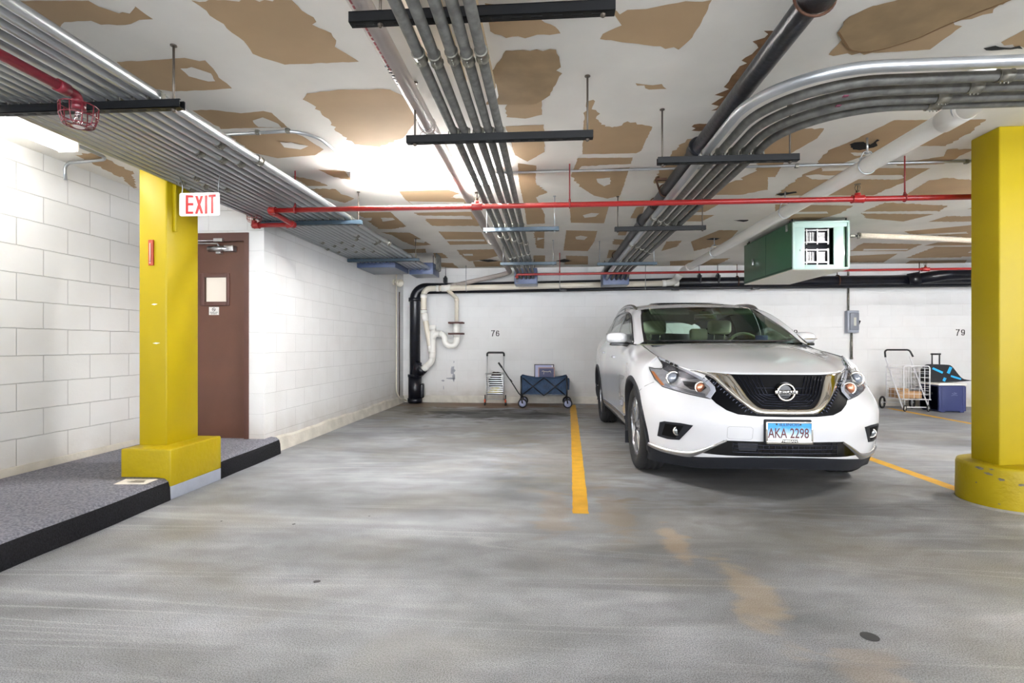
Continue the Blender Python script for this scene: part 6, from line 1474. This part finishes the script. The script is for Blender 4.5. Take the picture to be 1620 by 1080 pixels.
# ---------------------------------------------------------------- things along the back wall
M_alu = mat('silver_tube', (208, 210, 212), .3, .7)
M_white = mat('white_wire', (232, 232, 236), .35)
M_fab = mat('navy_fabric', (52, 74, 104), .85, nscale=14, namt=.3, bump=.5, bscale=40)
M_tyr = mat('cart_tyre', (20, 20, 22), .6)
M_hub = mat('pale_blue_hub', (150, 156, 186), .5)
M_org = mat('orange_plastic', (222, 90, 50), .45)
M_card = mat('cardboard', (190, 152, 112), .8, nscale=10, namt=.12)
def cwheel(b, c, r, w, ax=(1, 0, 0)):
    b.lathe([(r*.72, -w/2), (r*.95, -w/2), (r, -w/3), (r, w/3), (r*.95, w/2), (r*.72, w/2)], c, ax, 20, True)
# folding basket trolley
t = thing('basket_trolley', 'narrow silver folding trolley with a black handle and slatted front below the number 76', 'trolley', (-1.0, 9.45, 0)); iv = Matrix.Translation((1.0, -9.45, 0))
xa, xb = -1.155, -.845; yf, yb_ = 9.38, 9.52
b = MB()
for x in (xa, xb): b.tube([(x, yb_, .94), (x, yb_-.02, .55), (x, yf+.02, .10)], .011, 8)
for x in (xa, xb): b.tube([(x, yf, .10), (x, yf, .585)], .008, 8); b.tube([(x, yf, .11), (x, yb_+.03, .11)], .008, 8)
b.tube([(xa, yf, .12), (xb, yf, .12)], .008, 8); b.tube([(xa, yb_-.01, .58), (xb, yb_-.01, .58)], .008, 8); b.tube([(xa-.02, yf, .585), (xb+.02, yf, .585)], .009, 8)
b.build('frame', M_alu, t, inv=iv)
b = MB(); b.tube(fillet([(xa, yb_, .90), (xa, yb_, .965), (xb, yb_, .965), (xb, yb_, .90)], .04, 5), .018, 10); b.build('handle', M_black, t, inv=iv)
for k in range(9):
    z = .225+.039*k
    b = MB(); b.bb(xa, xb, yf-.006, yf+.002, z-.007, z+.007, .002); b.build('slat', M_alu, t, inv=iv)
b = MB(); b.bb(xa+.01, xb-.01, yf+.03, yb_-.005, .20, .215); b.bb(xa, xa+.004, yf+.02, yb_, .2, .56); b.bb(xb-.004, xb, yf+.02, yb_, .2, .56); b.build('basket', M_black, t, inv=iv)
for sg, x in ((-1, xa-.035), (1, xb+.035)):
    b = MB(); cwheel(b, (x, 9.47, .05), .05, .028); b.tube([(x, 9.47, .05), (x, 9.47, .19)], .010, 8); w_ = b.build('wheel', M_tyr, t, inv=iv)
    b = MB(); b.bb(x-.014, x+.014, 9.415, 9.435, .055, .115, .006); b.build('guard', M_org, w_, inv=iv)
    b = MB(); b.cyl((xa if sg < 0 else xb, 9.46, .11), (x, 9.47, .11), .008, 8); cwheel(b, (x, 9.40, .022), .022, .02); b.build('caster', M_black, t, inv=iv)
def lump(name, c, d, m, seed, lab, cat, parent=None, n=2):
    bm = bmesh.new(); bmesh.ops.create_icosphere(bm, subdivisions=3, radius=1); r = random.Random(seed); ph = [r.uniform(0, 6) for _ in range(9)]
    vs = []
    for v in bm.verts:
        x, y, z = v.co; k = 1+.10*math.sin(5*x+ph[0]+3*z)+.08*math.sin(7*z+ph[1]+2*y)+.06*math.sin(9*y+ph[2]+5*x)
        zz = z*k; zz = max(zz, -.55); vs.append((c[0]+x*k*d[0], c[1]+y*k*d[1], c[2]+zz*d[2]))
    b = MB(); b.add(vs, [[v.index for v in f.verts] for f in bm.faces], True); bm.free(); o = b.build(name, m, parent)
    if not parent: tag(o, lab, cat)
    return o
lump('black_bag', (-.985, 9.455, .535), (.095, .05, .085), mat('dark_brown_bag', (46, 32, 32), .45, nscale=12, namt=.4), 3, 'dark crumpled bag poking out of the top of the silver folding trolley', 'bag')
lump('black_bundle', (-1.0, 9.45, .40), (.125, .05, .12), mat('black_cloth', (18, 18, 20), .8), 5, 'black bundle held behind the slats of the silver folding trolley', 'bundle')
b = MB(); b.add([(-1.14, 9.42, .222), (-.86, 9.42, .222), (-.86, 9.50, .222), (-1.14, 9.50, .222), (-1.07, 9.43, .33), (-.93, 9.43, .34), (-.93, 9.48, .34), (-1.07, 9.48, .33), (-1.0, 9.45, .375)], [(0, 1, 5, 4), (1, 2, 6, 5), (2, 3, 7, 6), (3, 0, 4, 7), (4, 5, 8), (5, 6, 8), (6, 7, 8), (7, 4, 8), (3, 2, 1, 0)], True)
tag(b.build('yellow_packet', mat('yellow_wrapper', (214, 196, 84), .5, nscale=16, namt=.3, col2=(226, 222, 190))), 'yellow and white packet at the bottom of the silver folding trolley', 'packet')
# folding wagon
t = thing('folding_wagon', 'navy fabric folding wagon with crossed black bars and pale wheels by the back wall', 'wagon', (-.1, 9.3, 0)); iv = Matrix.Translation((.1, -9.3, 0))
wx0, wx1, wy0, wy1, wz0, wz1 = -.50, .29, 9.14, 9.55, .235, .53
b = MB()
def sag(x): return .012*math.cos((x-(wx0+wx1)/2)*4)-.012
n = 14
for y_ in (wy0, wy1):
    vs = []
    for i in range(n+1):
        x = wx0+(wx1-wx0)*i/n; up = .045*abs((i-n/2)/(n/2))**3
        vs += [(x, y_+.012*math.sin(i*1.7), wz0), (x, y_+.010*math.sin(i*2.3+1)-.01, (wz0+wz1)/2), (x, y_, wz1+up-.01)]
    b.add(vs, [f for i in range(n) for f in ((3*i, 3*i+3, 3*i+4, 3*i+1), (3*i+1, 3*i+4, 3*i+5, 3*i+2))], True)
for x_ in (wx0, wx1): b.add([(x_, wy0, wz0), (x_, wy1, wz0), (x_, wy1, wz1+.035), (x_, wy0, wz1+.035)], [(0, 1, 2, 3)])
b.add([(wx0, wy0, wz0), (wx1, wy0, wz0), (wx1, wy1, wz0), (wx0, wy1, wz0)], [(0, 1, 2, 3)]); b.build('fabric_tub', M_fab, t, inv=iv, recalc=False)
b = MB(); b.tube([(wx0-.01, wy0-.012, wz1+.03), (wx0+.06, wy0-.012, wz1+.02), (wx0+.2, wy0-.014, wz1+.0), (wx1-.2, wy0-.014, wz1+.0), (wx1-.06, wy0-.012, wz1+.02), (wx1+.01, wy0-.012, wz1+.03)], .012, 8); b.build('rim_hem', M_fab, t, inv=iv)
xm = (wx0+wx1)/2
for k, (p, q) in enumerate((((wx0+.03, wz1-.01), (xm, wz0-.02)), ((wx0+.02, wz0-.0), (xm, wz1-.0)), ((xm, wz1-.0), (wx1-.03, wz0-.0)), ((xm, wz0-.02), (wx1-.02, wz1-.01)))):
    b = MB(); b.tube([(p[0], wy0-.03-.008*(k % 2), p[1]), (q[0], wy0-.03-.008*(k % 2), q[1])], .009, 8); b.build('cross_bar', M_black, t, inv=iv)
b = MB()
for x in (wx0-.005, wx1+.005):
    for y in (wy0-.015, wy1+.015): b.tube([(x, y, .13), (x, y, wz1+.03)], .014, 8)
b.bb(wx0, wx1, wy0, wy0+.02, wz0-.02, wz0-.005); b.bb(wx0, wx1, wy1-.02, wy1, wz0-.02, wz0-.005); b.build('corner_posts', M_black, t, inv=iv)
for x in (wx0+.02, wx1+.02):
    for y in (wy0-.03, wy1+.0):
        b = MB(); cwheel(b, (x, y, .082), .082, .045, (0, 1, 0)); b.tube([(x-.02, y-.03, .17), (x+.0, y-.03, .082)], .012, 8); w_ = b.build('wheel', M_tyr, t, inv=iv)
        b = MB(); b.lathe([(.06, -.018), (.055, -.026), (.02, -.022), (0, -.022)], (x, y, .082), (0, 1, 0), 20)
        b.build('hub', M_hub, w_, inv=iv)
b = MB(); b.tube([(wx0-.02, 9.28, .20), (wx0-.06, 9.28, .24), (-.70, 9.28, .46), (-.86, 9.28, .70)], .010, 8); b.cyl((-.86, 9.28, .70), (-.925, 9.28, .79), .017, 10); b.cyl((-.68, 9.28, .44), (-.715, 9.28, .49), .014, 10); b.build('pull_handle', M_black, t, inv=iv)
b = MB(); b.box((wx1+.035, 9.2, .42), (.03, .14, .2), None, .01); b.build('end_pocket', M_fab, t, inv=iv)
b = MB(); f5 = lambda a, c, z: (a, wy0-.024-z, c); b.ribbon([(xm+.03+.03*math.cos(i*.5), .375+.022*math.sin(i*.5)*(1+.1*i)) for i in range(10)], .004, .001, f5); b.ribbon([(xm+.0, .372), (xm+.03, .384), (xm+.07, .376)], .004, .001, f5); b.build('stitched_emblem', M_black, t, inv=iv)
# two picture frames standing in the wagon
def pframe(x0, x1, z0, z1, y, mf, mi, lab, tilt=.05):
    t = thing('picture_frame', lab, 'picture frame', ((x0+x1)/2, y, z0)); t.rotation_euler = (-tilt, 0, 0); w = (x1-x0)/2; h = z1-z0
    b = MB(); f_ = .016
    for (a, c, d, e) in ((-w, w, h-f_, h), (-w, w, 0, f_), (-w, -w+f_, 0, h), (w-f_, w, 0, h)): b.bb(a, c, -.012, .008, d, e, .002)
    b.build('frame', mf, t); b = MB(); b.bb(-w+f_, w-f_, -.003, .006, f_, h-f_); b.build('picture', mi, t); return t, w, h
p1, w, h = pframe(-.285, .075, .26, .755, 9.44, M_black, mat('pale_mount', (168, 172, 206), .5), 'larger black picture frame with a pale mount standing in the folding wagon')
b = MB(); b.bb(w-.045, w-.02, -.006, -.003, h-.045, h-.02); b.build('white_sticker', M_fix, p1)
p2, w, h = pframe(-.21, .085, .26, .700, 9.38, mat('rose_wood', (178, 138, 132), .5), mat('slate_print', (66, 70, 104), .6), 'rosy framed dark print of a small animal, standing in the folding wagon')
b = MB(); f6 = lambda a, c, z: (a, -.0035-z, c)
b.ribbon([(-.085, h-.072), (-.055, h-.066), (-.03, h-.075), (.03, h-.078), (.06, h-.066), (.08, h-.072)], .010, .001, f6); b.ribbon([(-.045, h-.07), (-.05, h-.125)], .007, .001, f6); b.ribbon([(.06, h-.07), (.085, h-.10)], .006, .001, f6); b.ribbon([(-.058, h-.066), (-.062, h-.05)], .006, .001, f6); b.build('drawn_animal', mat('print_cream', (196, 190, 170), .6), p2)
# white wire shopping cart
t = thing('shopping_cart', 'white wire folding shopping cart with a black handle beside the cooler', 'shopping cart', (6.06, 9.3, 0)); iv = Matrix.Translation((-6.06, -9.3, 0))
sx0, sx1, sy0, sy1, sz0, sz1 = 5.86, 6.27, 9.06, 9.50, .20, .755
b = MB()
for x in (sx0, sx1): b.tube([(x, sy1+.04, .90), (x, sy0+.02, .055)], .011, 8)
b.tube([(sx0, sy0+.03, .07), (sx1, sy0+.03, .07)], .008, 8)
b.build('leg_frame', M_white, t, inv=iv)
b = MB(); b.tube(fillet([(sx0, sy1+.03, .89), (sx0, sy1+.05, 1.02), (sx1, sy1+.05, 1.02), (sx1+.03, sy1+.0, .90)], .05, 6), .015, 10); b.build('handle', M_black, t, inv=iv)
for nm, y_ in (('front_wire_panel', sy0), ('rear_wire_panel', sy1)):
    b = MB(); b.tube(fillet([(sx0, y_, sz0), (sx0, y_, sz1), (sx1, y_, sz1), (sx1, y_, sz0)], .035, 5), .009, 8); b.tube([(sx0-.02, y_, sz0), (sx1+.02, y_, sz0)], .007, 8)
    for k in range(1, 5): x = sx0+(sx1-sx0)*k/5; b.tube([(x, y_, sz0), (x, y_, sz1-.02)], .0032, 6)
    for k in range(1, 6): z = sz0+(sz1-sz0)*k/6; b.tube([(sx0, y_, z), (sx1, y_, z)], .0032, 6)
    b.build(nm, M_white, t, inv=iv)
for x_ in (sx0, sx1):
    b = MB(); b.tube([(x_, sy0, sz1-.04), (x_, sy1, sz1-.04)], .006, 6)
    for k in range(0, 7): z = sz0+(sz1-.06-sz0)*k/7; b.tube([(x_, sy0, z), (x_, sy1, z)], .0032, 6)
    for k in range(1, 4): y = sy0+(sy1-sy0)*k/4; b.tube([(x_, y, sz0), (x_, y, sz1-.04)], .0032, 6)
    b.build('side_wire_panel', M_white, t, inv=iv)
b = MB()
for k in range(6): x = sx0+(sx1-sx0)*k/5; b.tube([(x, sy0, sz0), (x, sy1, sz0)], .0035, 6)
b.build('wire_base', M_white, t, inv=iv)
def spoked(c, r, par, nm):
    b = MB(); b.tube([(c[0], c[1]+r*.9*math.cos(a), c[2]+r*.9*math.sin(a)) for a in [2*PI*q/24 for q in range(24)]], r*.11, 8, closed=True); w_ = b.build(nm, M_tyr, par, inv=iv)
    b = MB(); b.cyl((c[0]-.012, c[1], c[2]), (c[0]+.012, c[1], c[2]), r*.16, 10)
    for k in range(8): a = 2*PI*k/8; b.tube([(c[0], c[1], c[2]), (c[0], c[1]+r*.85*math.cos(a), c[2]+r*.85*math.sin(a))], .002, 5)
    b.build('wheel_spokes', M_alu, w_, inv=iv)
def spoked_front(c, r, par, nm):   # swivelled castors
    b = MB(); b.tube([(c[0]+r*.9*math.cos(a)*.8, c[1]+r*.9*math.cos(a)*.6, c[2]+r*.9*math.sin(a)) for a in [2*PI*q/20 for q in range(20)]], r*.16, 8, closed=True); w_ = b.build(nm, M_tyr, par, inv=iv)
    b = MB(); b.cyl((c[0]-.01, c[1], c[2]), (c[0]+.01, c[1], c[2]), r*.2, 10); b.tube([(c[0], c[1], c[2]), (c[0], c[1]+.01, sz0)], .006, 6)
    for k in range(6): a = 2*PI*k/6; b.tube([(c[0], c[1], c[2]), (c[0]+r*.85*math.cos(a)*.8, c[1]+r*.85*math.cos(a)*.6, c[2]+r*.85*math.sin(a))], .002, 5)
    b.build('wheel_spokes', M_alu, w_, inv=iv)
spoked_front((sx0-.06, sy1+.02, .105), .105, t, 'wheel'); spoked_front((sx1+.04, sy1+.04, .105), .105, t, 'wheel')
b = MB(); b.tube([(sx0-.06, sy1+.02, .105), (sx1+.04, sy1+.04, .105)], .006, 8); b.tube([(sx0, sy1, .105), (sx0, sy1, sz0)], .006, 6); b.tube([(sx1, sy1, .105), (sx1, sy1, sz0)], .006, 6); b.build('axle', M_alu, t, inv=iv)
spoked_front((sx0+.02, sy0+.0, .055), .055, t, 'caster'); spoked_front((sx1-.02, sy0+.0, .055), .055, t, 'caster')
b = MB(); b.bb(sx0+.02, sx1-.03, 9.20, 9.34, sz0+.006, sz0+.125, .003); tag(b.build('cardboard_box', M_card), 'cardboard box lying in the bottom of the white wire cart', 'box')
b = MB(); b.bb(sx0+.02, sx1-.12, 9.38, 9.47, sz0+.006, sz0+.16, .003); tag(b.build('cardboard_box', M_card), 'taller cardboard box behind the other one in the white wire cart', 'box')
# cooler
t = thing('cooler', 'dark blue picnic cooler with a white lid on the floor under the number 79', 'cooler', (6.36, 9.0, 0)); iv = Matrix.Translation((-6.36, -9.0, 0))
M_cool = mat('cooler_blue', (58, 66, 112), .4, nscale=4, namt=.08)
b = MB(); b.bb(6.37, 6.79, 9.0, 9.44, .012, .44, .02); b.bb(6.37, 6.42, 8.992, 9.445, .02, .43, .01); b.bb(6.74, 6.79, 8.992, 9.445, .02, .43, .01); b.bb(6.40, 6.46, 9.0, 9.05, .0, .03); b.bb(6.70, 6.76, 9.0, 9.05, .0, .03); b.bb(6.40, 6.46, 9.38, 9.43, .0, .03); b.bb(6.70, 6.76, 9.38, 9.43, .0, .03); b.build('body', M_cool, t, inv=iv)
b = MB(); b.bb(6.355, 6.80, 8.985, 9.455, .44, .478, .012); b.build('lid', M_pvcw, t, inv=iv)
b = MB(); fq = lambda a, c, z: (a, 8.998-z, c)
b.ribbon([(6.57, .31), (6.60, .30), (6.65, .315)], .006, .001, fq); b.ribbon([(6.56, .275), (6.62, .285), (6.66, .28)], .005, .001, fq); b.ribbon([(6.60, .325), (6.63, .318)], .006, .001, fq); b.build('scratches', mat('scratch_pale', (132, 140, 170), .6), t, inv=iv)
b = MB(); b.bb(6.352, 6.37, 9.14, 9.32, .28, .32, .006); b.build('side_grip', M_black, t, inv=iv)
# black bag with cyan stripes on the cooler
t = thing('trolley_bag', 'black wheeled bag with bright blue stripes and a pull handle on the cooler', 'bag', (6.5, 9.28, .48)); iv = Matrix.Translation((-6.5, -9.28, -.48))
poly = [(6.36, .484), (6.355, .62), (6.37, .70), (6.44, .765), (6.52, .778), (6.68, .772), (6.74, .745), (6.80, .67), (6.87, .58), (6.93, .535), (7.04, .515), (7.03, .505), (6.83, .488)]
P = crom([(x-.02, z, 0) for x, z in poly], 3)
b = MB(); b.prism([(p[0], p[1]) for p in P], 9.20, 9.38, lambda a, c, z: (a, z, c)); b.build('bag_body', mat('bag_black', (20, 21, 28), .6, nscale=8, namt=.3), t, inv=iv, autos=40)
fz = lambda a, c, z: (a, 9.199-z, c); M_cy = mat('cyan_stripe', (40, 170, 230), .5)
for (p, q, w_) in (((6.41, .715), (6.57, .640), .034), ((6.70, .735), (6.655, .63), .046), ((6.61, .555), (6.585, .50), .044), ((6.70, .585), (6.86, .535), .030)):
    b = MB(); b.ribbon([p, q], w_, .004, fz); b.build('stripe', M_cy, t, inv=iv, label='bright blue stripe')
b = MB(); b.tube(fillet([(6.50, 9.34, .76), (6.50, 9.34, .955), (6.62, 9.34, .955), (6.62, 9.34, .76)], .015, 4), .010, 8); b.cyl((6.485, 9.34, .95), (6.635, 9.34, .95), .016, 10); b.build('pull_handle', M_black, t, inv=iv)
